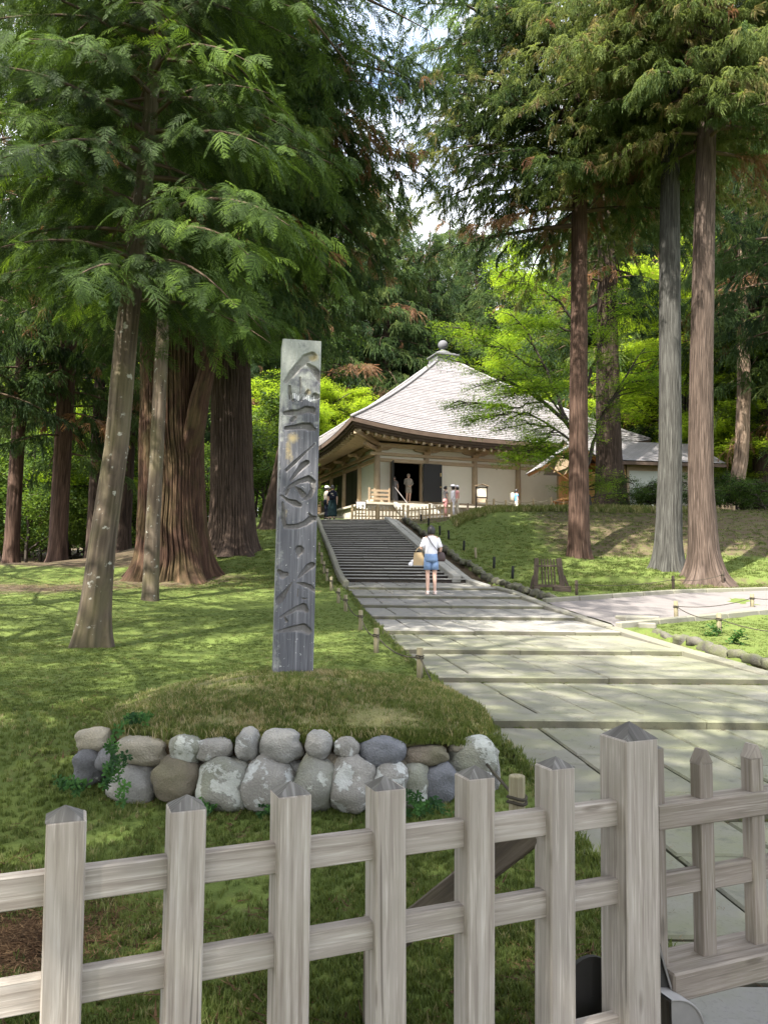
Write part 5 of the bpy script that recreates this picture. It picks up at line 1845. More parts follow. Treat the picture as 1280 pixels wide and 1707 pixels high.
def grass_tuft(seed, mat, n=9, h=1.0, spread=.55):
    r = random.Random(seed)
    V, F = [], []
    for k in range(n):
        a = r.uniform(0, 2 * PI); q = spread * r.random()
        p = Vector((q * math.cos(a), q * math.sin(a), -.05)); b_ = r.uniform(0, 2 * PI)
        hh = h * r.uniform(.45, 1.1); le = hh * r.uniform(.15, .7)
        d = Vector((math.cos(b_), math.sin(b_), 0)); s = Vector((-d.y, d.x, 0)) * .055
        i = len(V)
        V.extend([tuple(p - s), tuple(p + s), tuple(p + d * le * .35 + s * .8 + Vector((0, 0, hh * .6))), tuple(p + d * le * .35 - s * .8 + Vector((0, 0, hh * .6))), tuple(p + d * le + Vector((0, 0, hh)))])
        F.extend([(i, i + 1, i + 2, i + 3), (i + 3, i + 2, i + 4)])
    return proto('grass_tuft', V, F, mat)
def litter_bit(seed, mat, n=7):
    r = random.Random(seed)
    V, F = [], []
    for k in range(n):
        a = r.uniform(0, 2 * PI); p = Vector((r.uniform(-1, 1), r.uniform(-1, 1), r.uniform(.0, .12)))
        d = Vector((math.cos(a), math.sin(a), r.uniform(-.1, .25))) * r.uniform(.4, 1.2); s = Vector((-math.sin(a), math.cos(a), 0)) * .06
        b = len(V)
        V.extend([tuple(p - s), tuple(p + s), tuple(p + d)]); F.append((b, b + 1, b + 2))
    return proto('litter_bit', V, F, mat)
PROTO = {
    'hinoki': [fan_spray(k, 'hinoki_leaf') for k in range(4)],
    'cedar': [tuft_spray(k, 'cedar_leaf') for k in range(4)],
    'far_cedar': [tuft_spray(20 + k, 'cedar_leaf', 9, 5) for k in range(3)],
    'maple': [leaf_cluster(k, 'maple_leaf') for k in range(4)],
    'maple_bright': [leaf_cluster(10 + k, 'maple_leaf_bright') for k in range(4)],
    'broad': [leaf_cluster(30 + k, 'broad_leaf', 34, .5, .11, .5, False) for k in range(4)],
    'ivy': [leaf_cluster(60 + k, 'ivy_leaf', 16, .5, .32, .5, False) for k in range(2)],
    'grass': [grass_tuft(k, 'grass_blade') for k in range(4)],
    'moss': [grass_tuft(50 + k, 'grass_blade', 14, .55, .8) for k in range(3)],
    'litter': [litter_bit(k, 'litter') for k in range(3)],
}
GROUPS = {}
def scatter_tree(kind):
    if kind in GROUPS:
        return GROUPS[kind]
    g = bpy.data.node_groups.new('foliage_' + kind, 'GeometryNodeTree')
    g.interface.new_socket('Geometry', in_out='INPUT', socket_type='NodeSocketGeometry')
    g.interface.new_socket('Geometry', in_out='OUTPUT', socket_type='NodeSocketGeometry')
    gi, go = g.nodes.new('NodeGroupInput'), g.nodes.new('NodeGroupOutput')
    join = g.nodes.new('GeometryNodeJoinGeometry')
    for o in PROTO[kind]:
        oi = g.nodes.new('GeometryNodeObjectInfo')
        oi.inputs['Object'].default_value = o
        oi.inputs['As Instance'].default_value = False
        ti = g.nodes.new('GeometryNodeGeometryToInstance')
        g.links.new(oi.outputs['Geometry'], ti.inputs[0])
        g.links.new(ti.outputs[0], join.inputs[0])
    iop = g.nodes.new('GeometryNodeInstanceOnPoints')
    iop.inputs['Pick Instance'].default_value = True
    def attr(nm, ty):
        a = g.nodes.new('GeometryNodeInputNamedAttribute')
        a.data_type = ty
        a.inputs['Name'].default_value = nm
        return a.outputs['Attribute']
    e = g.nodes.new('FunctionNodeEulerToRotation')
    g.links.new(attr('rot', 'FLOAT_VECTOR'), e.inputs[0])
    g.links.new(gi.outputs[0], iop.inputs['Points'])
    g.links.new(join.outputs[0], iop.inputs['Instance'])
    g.links.new(attr('which', 'INT'), iop.inputs['Instance Index'])
    g.links.new(e.outputs[0], iop.inputs['Rotation'])
    g.links.new(attr('size', 'FLOAT'), iop.inputs['Scale'])
    g.links.new(iop.outputs[0], go.inputs[0])
    GROUPS[kind] = g
    return g
def foliage_mesh(name, kind, pos, xdir, up, size, tint):
    pos = np.asarray(pos, float); x = np.asarray(xdir, float); u = np.asarray(up, float)
    x = x / (np.linalg.norm(x, axis=1, keepdims=True) + 1e-9)
    y = np.cross(u, x); y /= (np.linalg.norm(y, axis=1, keepdims=True) + 1e-9)
    z = np.cross(x, y)
    ry = np.arcsin(np.clip(-x[:, 2], -1, 1))
    rx = np.arctan2(y[:, 2], z[:, 2])
    rz = np.arctan2(x[:, 1], x[:, 0])
    me = bpy.data.meshes.new(name)
    me.vertices.add(len(pos)); me.vertices.foreach_set('co', pos.astype(np.float32).ravel())
    a = me.attributes.new('rot', 'FLOAT_VECTOR', 'POINT'); a.data.foreach_set('vector', np.stack([rx, ry, rz], -1).astype(np.float32).ravel())
    a = me.attributes.new('size', 'FLOAT', 'POINT'); a.data.foreach_set('value', np.asarray(size, np.float32))
    a = me.attributes.new('tint', 'FLOAT', 'POINT'); a.data.foreach_set('value', np.asarray(tint, np.float32))
    a = me.attributes.new('which', 'INT', 'POINT'); a.data.foreach_set('value', rng.integers(0, len(PROTO[kind]), len(pos)).astype(np.int32))
    me['kind'] = kind
    me.update()
    return me
def foliage(name, kind, me, parent, okind='stuff', loc=None):
    o = link(name, me, parent, okind, loc)
    md = o.modifiers.new('leaves', 'NODES')
    md.node_group = scatter_tree(kind)
    return o

# ================================================================== TREES
def trunk_mesh(pts, rad, org, mat, seg=40, step=.25, flare=None, ridge=(.03, 14), seed=0, name='trunk', lobes=7):
    """tapered trunk along pts with flutes; flare=(extra radius, height)"""
    P_ = np.array([tuple(p) for p in pts], float)
    d = np.r_[0, np.cumsum(np.linalg.norm(np.diff(P_, axis=0), axis=1))]
    n = max(6, int(d[-1] / step))
    # more rings near the ground
    s = d[-1] * np.linspace(0, 1, n) ** 1.25
    C = np.stack([np.interp(s, d, P_[:, k]) for k in range(3)], -1)
    for _ in range(3):
        C[1:-1] = (C[:-2] + 2 * C[1:-1] + C[2:]) / 4
    rr = np.interp(s, d, rad)
    a = np.linspace(0, 2 * PI, seg, endpoint=False)[None, :]
    h = s[:, None]
    wob = .5 * fbm(np.cos(a) * 1.3 + seed, np.sin(a) * 1.3, h * .25, seed, 3)
    tw = a + .10 * fbm(h * .35, np.cos(a) * .7, np.sin(a) * .7, seed + 5, 3)
    rd = np.zeros((n, seg))
    gr = np.zeros((n, seg))
    for k, (f, amp) in enumerate(((1.0, 1.0), (1.7, .6))):
        f = max(2, round(ridge[1] * 2.0 * f))
        w = np.abs(np.sin(f * tw * .5 + 2.4 * fbm(h * .30 * (k + 1), np.cos(tw) * 1.3, np.sin(tw) * 1.3, seed + 11 + k, 3)))
        br_ = sstep(-.5, .1, noise(np.cos(tw) * 5, np.sin(tw) * 5, h * .9, seed + 17 + k))
        g_ = np.exp(-(w / .34) ** 2) * (.35 + .65 * br_)
        rd -= amp * g_; gr = np.maximum(gr, g_ * (1 - .25 * k))
    base = rr[:, None] * (1 + .10 * wob)
    groove = np.clip(gr, 0, 1)
    rad2 = base + ridge[0] * rd
    if flare:
        f = np.exp(-(h / flare[1]) * 1.6)
        lob = .62 + .38 * np.cos(lobes * a + 1.5 * fbm(np.cos(a), np.sin(a), 0, seed + 31, 2) * 2 + seed)
        rad2 = rad2 + flare[0] * f * lob * (1 + .35 * noise(np.cos(a) * 2, np.sin(a) * 2, h, seed + 8))
    X = C[:, 0:1] + rad2 * np.cos(a); Y = C[:, 1:2] + rad2 * np.sin(a); Z = C[:, 2:3] + 0 * a
    V = np.stack([X, Y, Z], -1).reshape(-1, 3) - np.array(tuple(org))
    uv = np.stack(np.broadcast_arrays(a * float(np.mean(rr)), h), -1).reshape(-1, 2)
    return grid_mesh(name, V, seg, n, mat, uv, True, {'groove': groove}, True)

def conifer_parts(axis, h0, h1, nl, lfun, elev, droop, twig_k, spray_k, size, seed, az=None, tint=(.15, .75), dead=.03, spray_drop=.5, thin=1.0, inner=.18):
    """axis(h)-> centre of the trunk at height h above the base (numpy 3); returns limb curves and spray arrays in tree-local coords"""
    r = np.random.default_rng(seed)
    limbs = []; pos = []; xd = []; up = []; sz = []; ti = []
    for i in range(nl):
        q = (i + r.random()) / nl
        h = h0 + (h1 - h0) * q
        a = i * 2.39996 + r.uniform(-.5, .5) if az is None else r.uniform(*az)
        L = lfun(q) * r.uniform(.7, 1.15)
        c = axis(h)
        d = np.array([math.cos(a), math.sin(a), 0])
        e = elev + r.uniform(-.16, .20); dr = droop * r.uniform(.7, 1.3)
        s = np.linspace(0, 1, 9)
        bend = r.uniform(-.25, .25)
        side = np.array([-d[1], d[0], 0])
        C = c[None] + d[None] * (L * s)[:, None] + side[None] * (bend * L * s * s)[:, None]
        C[:, 2] += L * (e * s - dr * s * s)
        limbs.append((C, (.010 + .010 * L) if thin < 1 else (.012 + .016 * L), .005))
        is_dead = r.random() < dead
        lt = r.normal(0, .13)
        m = max(3, int(twig_k * L))
        for j in range(m):
            t = inner + (1 - inner) * (j + r.random()) / m
            p = np.array([np.interp(t, s, C[:, k]) for k in range(3)])
            sg = 1 if (j % 2) else -1
            ta = a + sg * r.uniform(.5, 1.25)
            if t > .93: ta = a + r.uniform(-.4, .4)
            td = np.array([math.cos(ta), math.sin(ta), r.uniform(-.45, .08)])
            tl = L * .36 * (1 - .55 * t) * r.uniform(.6, 1.25)
            tl = max(tl, size * .8)
            k = max(2, int(spray_k * tl / size))
            tt_ = lt + r.normal(0, .10)
            for v in range(k):
                u = (v + r.random()) / k
                pp = p + td * tl * u + np.array([0, 0, -.20 * tl * u * u])
                pa = ta + r.uniform(-.9, .9)
                x = np.array([math.cos(pa), math.sin(pa), -spray_drop * r.uniform(.2, 1.5)])
                pos.append(pp); xd.append(x)
                up.append(np.array([r.normal(0, .35), r.normal(0, .35), 1.0]))
                sz.append(size * r.uniform(.65, 1.25))
                b = tint[0] + (tint[1] - tint[0]) * np.clip(r.normal(.42, .17) + tt_ + .25 * (t - .5) + .2 * (u - .5), 0, 1)
                b = min(b, .885)
                if is_dead and r.random() < .8 or r.random() < dead * .35:
                    b = r.uniform(.93, 1.0)
                ti.append(b)
    return limbs, np.array(pos), np.array(xd), np.array(up), np.array(sz), np.array(ti)
def limb_build(limbs, mat, parent, name='limbs', seg=6):
    b = MB()
    for C, r0, r1 in limbs:
        n = len(C)
        b.tube([tuple(p) for p in C], [r0 + (r1 - r0) * (k / (n - 1)) for k in range(n)], seg, False)
    return b.build(name, mat, parent, (0, 0, 0), True, 'stuff')
def axis_fn(pts, org):
    P_ = np.array([tuple(Vector(p) - Vector(org)) for p in pts], float)
    def f(h):
        return np.array([np.interp(h, P_[:, 2], P_[:, 0]), np.interp(h, P_[:, 2], P_[:, 1]), h])
    return f
def tree(name, label, cat, group, pts, rad, bark_m, leaf_kind, crown, flare=(.3, .5), ridge=(.02, 14), seg=32, step=.3, seed=1, lobes=6, extra=None):
    org = Vector(pts[0])
    t = thing(name, label, cat, org, 0, group)
    p0 = [Vector(p) for p in pts]
    p0[0] = p0[0] - Vector((0, 0, .25))
    link('trunk', trunk_mesh(p0, rad, org, bark_m, seg, step, flare, ridge, seed, 'trunk', lobes), t)
    if crown:
        ax = axis_fn(pts, org)
        sets = crown if isinstance(crown, list) else [crown]
        limbs = []; arr = []
        for k, c in enumerate(sets):
            o = conifer_parts(ax, seed=seed * 31 + k, **c)
            limbs += o[0]; arr.append(o[1:])
        arr = [np.concatenate([a[i] for a in arr]) for i in range(5)]
        limb_build(limbs, 'twig', t)
        foliage('crown', leaf_kind, foliage_mesh('crown', leaf_kind, *arr), t)
    return t
def lin(a, b):
    return lambda q: a + (b - a) * q
def dome(a, b, c):
    return lambda q: (a + (b - a) * min(1, q / .25)) if q < .25 else b + (c - b) * (q - .25) / .75

# ---- the slanted near tree
b0 = gp(150, 1078)
Y = b0.y
pts = [b0, at(170, 915, Y), at(195, 740, Y + .05), at(210, 560, Y + .1), at(226, 430, Y + .15), at(244, 270, Y + .2), at(258, 100, Y + .3), at(300, -1000, Y + .4)]
tree('hinoki_tree', 'slender leaning tree with smooth tan bark and white lichen spots, nearest on the left lawn', 'tree', None, pts,
     [.225, .19, .168, .162, .148, .128, .095, .03], 'bark_smooth', 'hinoki', [
         dict(h0=5.0, h1=11.2, nl=66, lfun=dome(2.3, 3.2, 2.6), elev=.12, droop=.42, twig_k=7.5, spray_k=3.6, size=.44, tint=(.0, .84), dead=.004, spray_drop=.7, thin=.5, inner=.10),
         dict(h0=11.2, h1=20, nl=70, lfun=dome(4.2, 5.4, 2.0), elev=.14, droop=.30, twig_k=3.4, spray_k=1.7, size=.75, tint=(.05, .8), dead=.02, spray_drop=.5)],
     (.24, .62), (.006, 9), 48, .10, 3, 5)
# ---- the thin trunk behind it
b0 = gp(250, 1003); Y = b0.y
pts = [b0, at(255, 880, Y), at(263, 720, Y), at(271, 560, Y), at(280, 380, Y + .1), at(288, 120, Y + .2), at(296, -550, Y + .3)]
tree('hinoki_tree', 'thin straight tree on the lawn in front of the giant cedar', 'tree', None, pts,
     [.185, .160, .150, .140, .12, .085, .03], 'bark_smooth', 'hinoki', [
         dict(h0=6.6, h1=14, nl=60, lfun=dome(1.8, 3.2, 3.2), elev=.12, droop=.42, twig_k=6.5, spray_k=3.0, size=.46, tint=(.0, .8), dead=.012, spray_drop=.7, thin=.5, inner=.10),
         dict(h0=14, h1=21, nl=56, lfun=dome(4.0, 4.8, 2.0), elev=.14, droop=.30, twig_k=3.4, spray_k=1.6, size=.8, tint=(.05, .8), dead=.02, spray_drop=.5)],
     (.12, .2), (.008, 9), 28, .15, 7, 5)
# ---- the giant cedar
b0 = gp(288, 962); Y = b0.y; s_ = Y / F_PX
pts = [b0, at(290, 930, Y), at(287, 880, Y), at(287, 800, Y), at(288, 680, Y), at(290, 540, Y), at(294, 400, Y), at(296, 200, Y), at(298, 0, Y + .2), at(300, -300, Y + .4)]
giant = tree('giant_cedar', 'massive old cedar with deeply ridged red brown bark and spreading buttress roots', 'tree', None, pts,
     [60 * s_, 59 * s_, 57 * s_, 55 * s_, 54 * s_, 54 * s_, 50 * s_, 40 * s_, 28 * s_, .1], 'bark_giant', 'cedar', [
         dict(h0=7.6, h1=26, nl=140, lfun=dome(4.6, 6.6, 1.6), elev=.10, droop=.46, twig_k=4.4, spray_k=2.0, size=.62, tint=(.0, .62), dead=.05, spray_drop=.9),
         dict(h0=8.6, h1=19, nl=60, lfun=lin(4.9, 8.4), elev=.12, droop=.46, twig_k=4.8, spray_k=2.0, size=.58, tint=(.05, .68), dead=.05, spray_drop=.9, az=(-1.5, .7))],
     (.80, .95), (.085, 26), 420, .10, 5, 7)
GOrg = giant.location
bough = [at(303, 800, Y - .2), at(322, 730, Y - .62), at(334, 660, Y - .82), at(350, 598, Y - 1.05), at(372, 545, Y - 1.3), at(390, 500, Y - 1.6), at(402, 440, Y - 1.9), at(430, 380, Y - 2.2)]
link('bough', trunk_mesh(bough, [.30, .30, .27, .21, .19, .16, .12, .06], GOrg, 'bark_giant', 18, .15, None, (.012, 8), 4, 'bough'), giant)
# ---- the second old cedar
b0 = gp(388, 918); Y = b0.y; s_ = Y / F_PX
pts = [b0, at(388, 885, Y), at(386, 800, Y), at(385, 650, Y), at(384, 500, Y), at(384, 250, Y), at(384, -200, Y)]
tree('old_cedar', 'thick cedar with vertical fluted bark and a burl at its base, behind the giant cedar', 'tree', None, pts,
     [44 * s_, 39 * s_, 36 * s_, 34 * s_, 31 * s_, 22 * s_, .1], 'bark_dark', 'cedar',
     dict(h0=9.5, h1=27, nl=90, lfun=dome(3.5, 5.2, 2), elev=.1, droop=.5, twig_k=4, spray_k=1.4, size=.66, tint=(.0, .6), dead=.05, spray_drop=.9),
     (.62, .45), (.055, 22), 260, .15, 9, 9)
# ---- straight trunks in the dark wood on the left, and one by the pillar
LEFT = [(18, 946, 24, 31, 'slim straight trunk at the left edge of the photo, in the dark wood'), (95, 947, 30, 30, 'stout straight trunk in the dark wood, second from the left edge'),
        (152, 940, 20, 36, 'dark trunk in the wood partly hidden by the leaning tree'), (205, 930, 24, 37, 'dark trunk seen between the leaning tree and the giant cedar'), (-60, 950, 30, 27, 'trunk of the dark wood beyond the left edge')]
for k, (px, py, w, Yg, lab) in enumerate(LEFT):
    q = at(px, py, Yg); b0 = Vector((q.x, Yg, tz(q.x, Yg))); r0 = w * Yg / F_PX / 2
    pts = [b0, b0 + Vector((.0, 0, 1)), b0 + Vector((.1, 0, 8)), b0 + Vector((.15, 0, 16)), b0 + Vector((.2, 0, 24))]
    tree('cedar_tree', lab, 'tree', 'cedars of the dark wood on the left', pts, [r0 * 1.15, r0, r0 * .9, r0 * .6, .05], 'bark_red' if k < 2 else 'bark_dark', 'cedar',
         dict(h0=4.2 if k == 1 else 6.0, h1=23, nl=64, lfun=dome(2.6, 3.8, 1.4), elev=.05, droop=.42, twig_k=3.6, spray_k=1.3, size=.75, tint=(.0, .62), dead=.06, spray_drop=.8), (r0 * .9, .4), (.018, 16), 44, .3, 20 + k, 6)
q = at(447, 876, 33); b0 = Vector((q.x, 33, tz(q.x, 33)))
tree('leaning_tree', 'dark leaning trunk just left of the carved pillar, far off', 'tree', None, [b0, at(452, 845, 33), at(462, 800, 33), at(478, 720, 33), at(490, 600, 33), at(500, 450, 33)], [.42, .32, .27, .24, .18, .05], 'bark_dark', 'broad',
     dict(h0=6.5, h1=11.5, nl=24, lfun=lin(3.2, 1.8), elev=.35, droop=.3, twig_k=3.4, spray_k=1.1, size=.8, tint=(.2, .85), dead=0, spray_drop=.2), (.3, .5), (.015, 9), 26, .3, 41, 5)
# ---- twin cedars
b0 = gp(1114, 950); Y = b0.y; s_ = Y / F_PX
tw1 = [b0, at(1114, 900, Y), at(1117, 750, Y), at(1117, 550, Y), at(1116, 350, Y), at(1118, 150, Y), at(1120, -60, Y), at(1122, -380, Y)]
tree('twin_cedar', 'left of the twin cedars, bluish grey bark, roots joined with its brown neighbour', 'tree', 'twin cedars', tw1, [26 * s_, 22 * s_, 18.5 * s_, 17.5 * s_, 16.5 * s_, 14 * s_, 11 * s_, .05], 'bark_grey', 'cedar', [
    dict(h0=13.2, h1=26, nl=92, lfun=dome(4.6, 5.2, 2.2), elev=.10, droop=.42, twig_k=5.2, spray_k=2.4, size=.50, tint=(.48, .98), dead=.045, spray_drop=.9)],
     (.42, .55), (.018, 22), 150, .13, 51, 6)
b0 = gp(1176, 966); Y = b0.y; s_ = Y / F_PX
tw2 = [b0, at(1173, 915, Y), at(1168, 800, Y), at(1169, 600, Y), at(1173, 400, Y), at(1178, 200, Y), at(1182, 0, Y), at(1188, -350, Y)]
tree('twin_cedar', 'right of the twin cedars, pinkish brown bark and flared roots', 'tree', 'twin cedars', tw2, [29 * s_, 24 * s_, 20.5 * s_, 19 * s_, 17.5 * s_, 15 * s_, 11 * s_, .05], 'bark_twin', 'cedar', [
    dict(h0=12.4, h1=26, nl=92, lfun=dome(3.4, 5.0, 2.2), elev=.10, droop=.42, twig_k=5.2, spray_k=2.4, size=.50, tint=(.44, .98), dead=.045, spray_drop=.9)],
     (.50, .55), (.020, 23), 150, .13, 53, 6)
# ---- the dark straight trunk in front of the hall
b0 = gp(966, 931); Y = b0.y; s_ = Y / F_PX
pts = [b0, at(965, 890, Y), at(964, 700, Y), at(965, 500, Y), at(966, 300, Y), at(968, 100, Y), at(970, -300, Y)]
tree('straight_cedar', 'single dark red brown trunk standing between the slatted barrier and the hall', 'tree', None, pts, [20 * s_, 17.5 * s_, 15.5 * s_, 14 * s_, 12.5 * s_, 9 * s_, .05], 'bark_red', 'cedar', [
    dict(h0=11.8, h1=28, nl=104, lfun=dome(4.4, 5.6, 2.2), elev=.06, droop=.30, twig_k=4.8, spray_k=2.1, size=.56, tint=(.32, .95), dead=.04, spray_drop=.8),
    dict(h0=11.4, h1=19.5, nl=20, lfun=lin(5.1, 6.2), elev=.06, droop=.20, twig_k=4.6, spray_k=1.6, size=.55, tint=(.0, .7), dead=.04, spray_drop=.8, az=(2.6, 3.9))],
     (.24, .40), (.018, 18), 120, .15, 57, 6)
# ---- big dark cedar beside the annex
q = at(1018, 858, 38); b0 = Vector((q.x, 38, tz(q.x, 38)))
pts = [b0, at(1018, 830, 38), at(1015, 760, 38), at(1013, 650, 38), at(1012, 500, 38), at(1012, 300, 38), at(1012, 0, 38)]
tree('dark_cedar', 'broad dark trunk with sunlit spreading roots, in front of the annex', 'tree', None, pts, [.98, .78, .62, .56, .48, .36, .05], 'bark_dark', 'cedar',
     dict(h0=10.5, h1=26, nl=64, lfun=dome(3.5, 5.0, 1.6), elev=.05, droop=.36, twig_k=3.2, spray_k=1.2, size=.8, tint=(.0, .6), dead=.05, spray_drop=.8), (.75, .6), (.045, 19), 130, .2, 59, 8)
# ---- pale leaning trunk, dark trunks far right
q = at(1210, 850, 40); b0 = Vector((q.x, 40, tz(q.x, 40)))
pts = [b0, at(1226, 815, 40), at(1236, 760, 40), at(1240, 650, 40), at(1238, 520, 40), at(1238, 350, 40), at(1240, 150, 40)]
tree('pale_cedar', 'sunlit pale brown trunk curved at its foot, right of the twin cedars', 'tree', None, pts, [.46, .40, .36, .34, .28, .2, .05], 'bark_pale', 'cedar',
     dict(h0=9.5, h1=22, nl=50, lfun=dome(2.6, 3.8, 1.4), elev=.05, droop=.36, twig_k=3.2, spray_k=1.2, size=.8, tint=(.1, .75), dead=.06, spray_drop=.8), (.2, .6), (.045, 11), 44, .2, 61, 5)
for k, (px, Yg, w, lab) in enumerate(((1272, 43, 30, 'dark trunk at the right edge of the photo behind the pale trunk'), (1330, 33, 40, 'cedar beyond the right edge, its boughs reaching into the photo'), (1085, 60, 24, 'dark trunk far behind the annex roof'))):
    q = at(px, 850, Yg); b0 = Vector((q.x, Yg, tz(q.x, Yg))); r0 = w * Yg / F_PX / 2
    tree('cedar_tree', lab, 'tree', 'cedars of the wood on the right', [b0, b0 + Vector((0, 0, 1.2)), b0 + Vector((0, .1, 12)), b0 + Vector((.2, .1, 25))], [r0 * 1.1, r0, r0 * .75, .05], 'bark_dark', 'cedar',
         dict(h0=7.5, h1=24, nl=64, lfun=dome(3, 4.8, 1.6), elev=.05, droop=.40, twig_k=3.4, spray_k=1.25, size=.8, tint=(.0, .62), dead=.05, spray_drop=.8), (r0 * .8, .5), (.02, 14), 36, .4, 70 + k, 6)

# ---- maples and other broadleaved trees: branching limbs with layered leaf plates
def broad_tree(name, label, cat, group, base, limbs0, bark_m, kind, leaf_size, tint, seed, nsub=7, depth=2, plates=5, spread=.9, flat=True, rad0=.16):
    """limbs0: list of polylines (world points) starting on the stem; twigs and leaf plates grow from them"""
    r = np.random.default_rng(seed)
    org = Vector(base)
    t = thing(name, label, cat, org, 0, group)
    b = MB()
    pos, xd, up, sz, ti = [], [], [], [], []
    for poly, r0 in limbs0:
        P_ = np.array([tuple(Vector(p) - org) for p in poly], float)
        d = np.r_[0, np.cumsum(np.linalg.norm(np.diff(P_, axis=0), axis=1))]
        s = np.linspace(0, d[-1], 14)
        C = np.stack([np.interp(s, d, P_[:, k]) for k in range(3)], -1)
        for _ in range(2): C[1:-1] = (C[:-2] + 2 * C[1:-1] + C[2:]) / 4
        C[1:-1] += r.normal(0, .035, C[1:-1].shape)
        b.tube([tuple(p) for p in C], [r0 + (.02 - r0) * (k / 13) for k in range(14)], 9)
        L = d[-1]
        for j in range(nsub):
            q = .25 + .75 * (j + r.random()) / nsub
            p = np.array([np.interp(q * d[-1], s, C[:, k]) for k in range(3)])
            i = min(12, int(q * 13)); dr = C[i + 1] - C[i]; dr /= np.linalg.norm(dr) + 1e-9
            a = math.atan2(dr[1], dr[0]) + r.choice([-1, 1]) * r.uniform(.3, 1.5)
            td = np.array([math.cos(a), math.sin(a), r.uniform(-.08, .30) + .25 * dr[2]])
            tl = spread * r.uniform(.8, 1.9) * (1.2 - .5 * q)
            tw = [p + td * tl * u + np.array([0, 0, -.16 * tl * u * u]) for u in np.linspace(0, 1, 5)]
            b.tube([tuple(v) for v in tw], [.028, .024, .018, .012, .006], 5, False)
            for v in range(plates):
                u = .2 + .8 * (v + r.random()) / plates
                pp = p + td * tl * u + np.array([0, 0, -.16 * tl * u * u]) + np.array([r.normal(0, .22), r.normal(0, .22), r.normal(0, .10)]) * spread
                pos.append(pp); a2 = r.uniform(0, 2 * PI)
                xd.append([math.cos(a2), math.sin(a2), r.normal(0, .12) if flat else r.normal(0, .5)])
                up.append([r.normal(0, .16 if flat else .6), r.normal(0, .16 if flat else .6), 1])
                sz.append(leaf_size * r.uniform(.7, 1.3)); ti.append(np.clip(tint[0] + (tint[1] - tint[0]) * (r.normal(.5, .25) + .15 * (pp[2] > 0)), 0, 1))
    b.build('limbs', bark_m, t, (0, 0, 0), True)
    foliage('crown', kind, foliage_mesh('crown', kind, pos, xd, up, sz, ti), t)
    return t
def fan_limbs(base, h, n, L, seed, z0=.25, up=(.15, .8), r0=.10, az=None):
    """stem plus limbs leaving it at several heights"""
    r = random.Random(seed)
    base = Vector(base)
    top = base + Vector((r.uniform(-.4, .4), r.uniform(-.4, .4), h))
    out = [([base, base.lerp(top, .4) + Vector((r.uniform(-.3, .3), r.uniform(-.2, .2), 0)), top], r0 * 1.5)]
    for k in range(n):
        q = z0 + (1 - z0) * (k + r.random() * .6) / n
        p = base.lerp(top, q)
        a = k * 2.4 + r.uniform(-.4, .4) if az is None else r.uniform(*az)
        l = L * (1.1 - .55 * q) * r.uniform(.75, 1.2)
        e = r.uniform(*up)
        d = Vector((math.cos(a), math.sin(a), e))
        out.append(([p, p + d * l * .5 + Vector((0, 0, .05 * l)), p + d * l + Vector((0, 0, -.12 * l))], r0 * (1 - .5 * q)))
    return out
Ym = 33.0
mb = at(982, 862, Ym); mb = Vector((mb.x, Ym, tz(mb.x, Ym)))
fork = at(972, 788, Ym)
LM = [([mb, at(978, 820, Ym), fork], .17),
      ([fork, at(962, 735, Ym - .3), at(945, 700, Ym - .7), at(905, 668, Ym - 1.2), at(858, 640, Ym - 1.6), at(800, 612, Ym - 2), at(752, 600, Ym - 2.2)], .12),
      ([at(945, 700, Ym - .7), at(930, 660, Ym), at(905, 610, Ym + .5), at(885, 560, Ym + .6), at(850, 520, Ym + .8)], .09),
      ([fork, at(960, 745, Ym - 1), at(925, 715, Ym - 1.8), at(890, 705, Ym - 2.3), at(850, 712, Ym - 2.7)], .07),
      ([fork, at(990, 740, Ym), at(1003, 690, Ym - .5), at(1030, 650, Ym - .8), at(1062, 600, Ym - 1), at(1075, 580, Ym - 1)], .10),
      ([at(1003, 690, Ym - .5), at(1040, 640, Ym - 1), at(1090, 630, Ym - 1.5), at(1110, 632, Ym - 2)], .06),
      ([at(962, 735, Ym - .3), at(972, 660, Ym + .6), at(978, 560, Ym + 1.2), at(960, 470, Ym + 1.6)], .10),
      ([at(972, 660, Ym + .6), at(1000, 580, Ym + .6), at(1020, 500, Ym + .5)], .08),
      ([at(885, 610, Ym + .5), at(850, 585, Ym + .2), at(800, 570, Ym), at(765, 545, Ym)], .06),
      ([at(925, 715, Ym - 1.8), at(890, 745, Ym - 2.5), at(870, 765, Ym - 2.9)], .05),
      ([at(905, 668, Ym - 1.2), at(860, 680, Ym - 2), at(800, 672, Ym - 2.4), at(765, 668, Ym - 2.6)], .04),
      ([at(925, 715, Ym - 1.8), at(880, 688, Ym - 2.4), at(830, 690, Ym - 2.8), at(785, 702, Ym - 3)], .045),
      ([at(945, 700, Ym - .7), at(900, 645, Ym - 1.6), at(862, 618, Ym - 2.2), at(815, 640, Ym - 2.6)], .05),
      ([fork, at(950, 760, Ym - 1.2), at(915, 755, Ym - 2.2), at(880, 735, Ym - 3)], .05),
      ([at(905, 668, Ym - 1.2), at(890, 650, Ym - 2.2), at(850, 655, Ym - 3)], .04),
      ([at(978, 560, Ym + 1.2), at(930, 500, Ym + 1.2), at(880, 470, Ym + 1), at(830, 460, Ym + 1)], .07),
      ([at(978, 560, Ym + 1.2), at(920, 540, Ym + 1.6), at(860, 545, Ym + 1.8)], .06)]
broad_tree('maple_tree', 'green maple with dark forking limbs, its leaf layers hanging across the hall roof', 'tree', None, mb, LM, 'bark_maple', 'maple', .85, (.1, .9), 5, 11, 2, 9, 1.05)
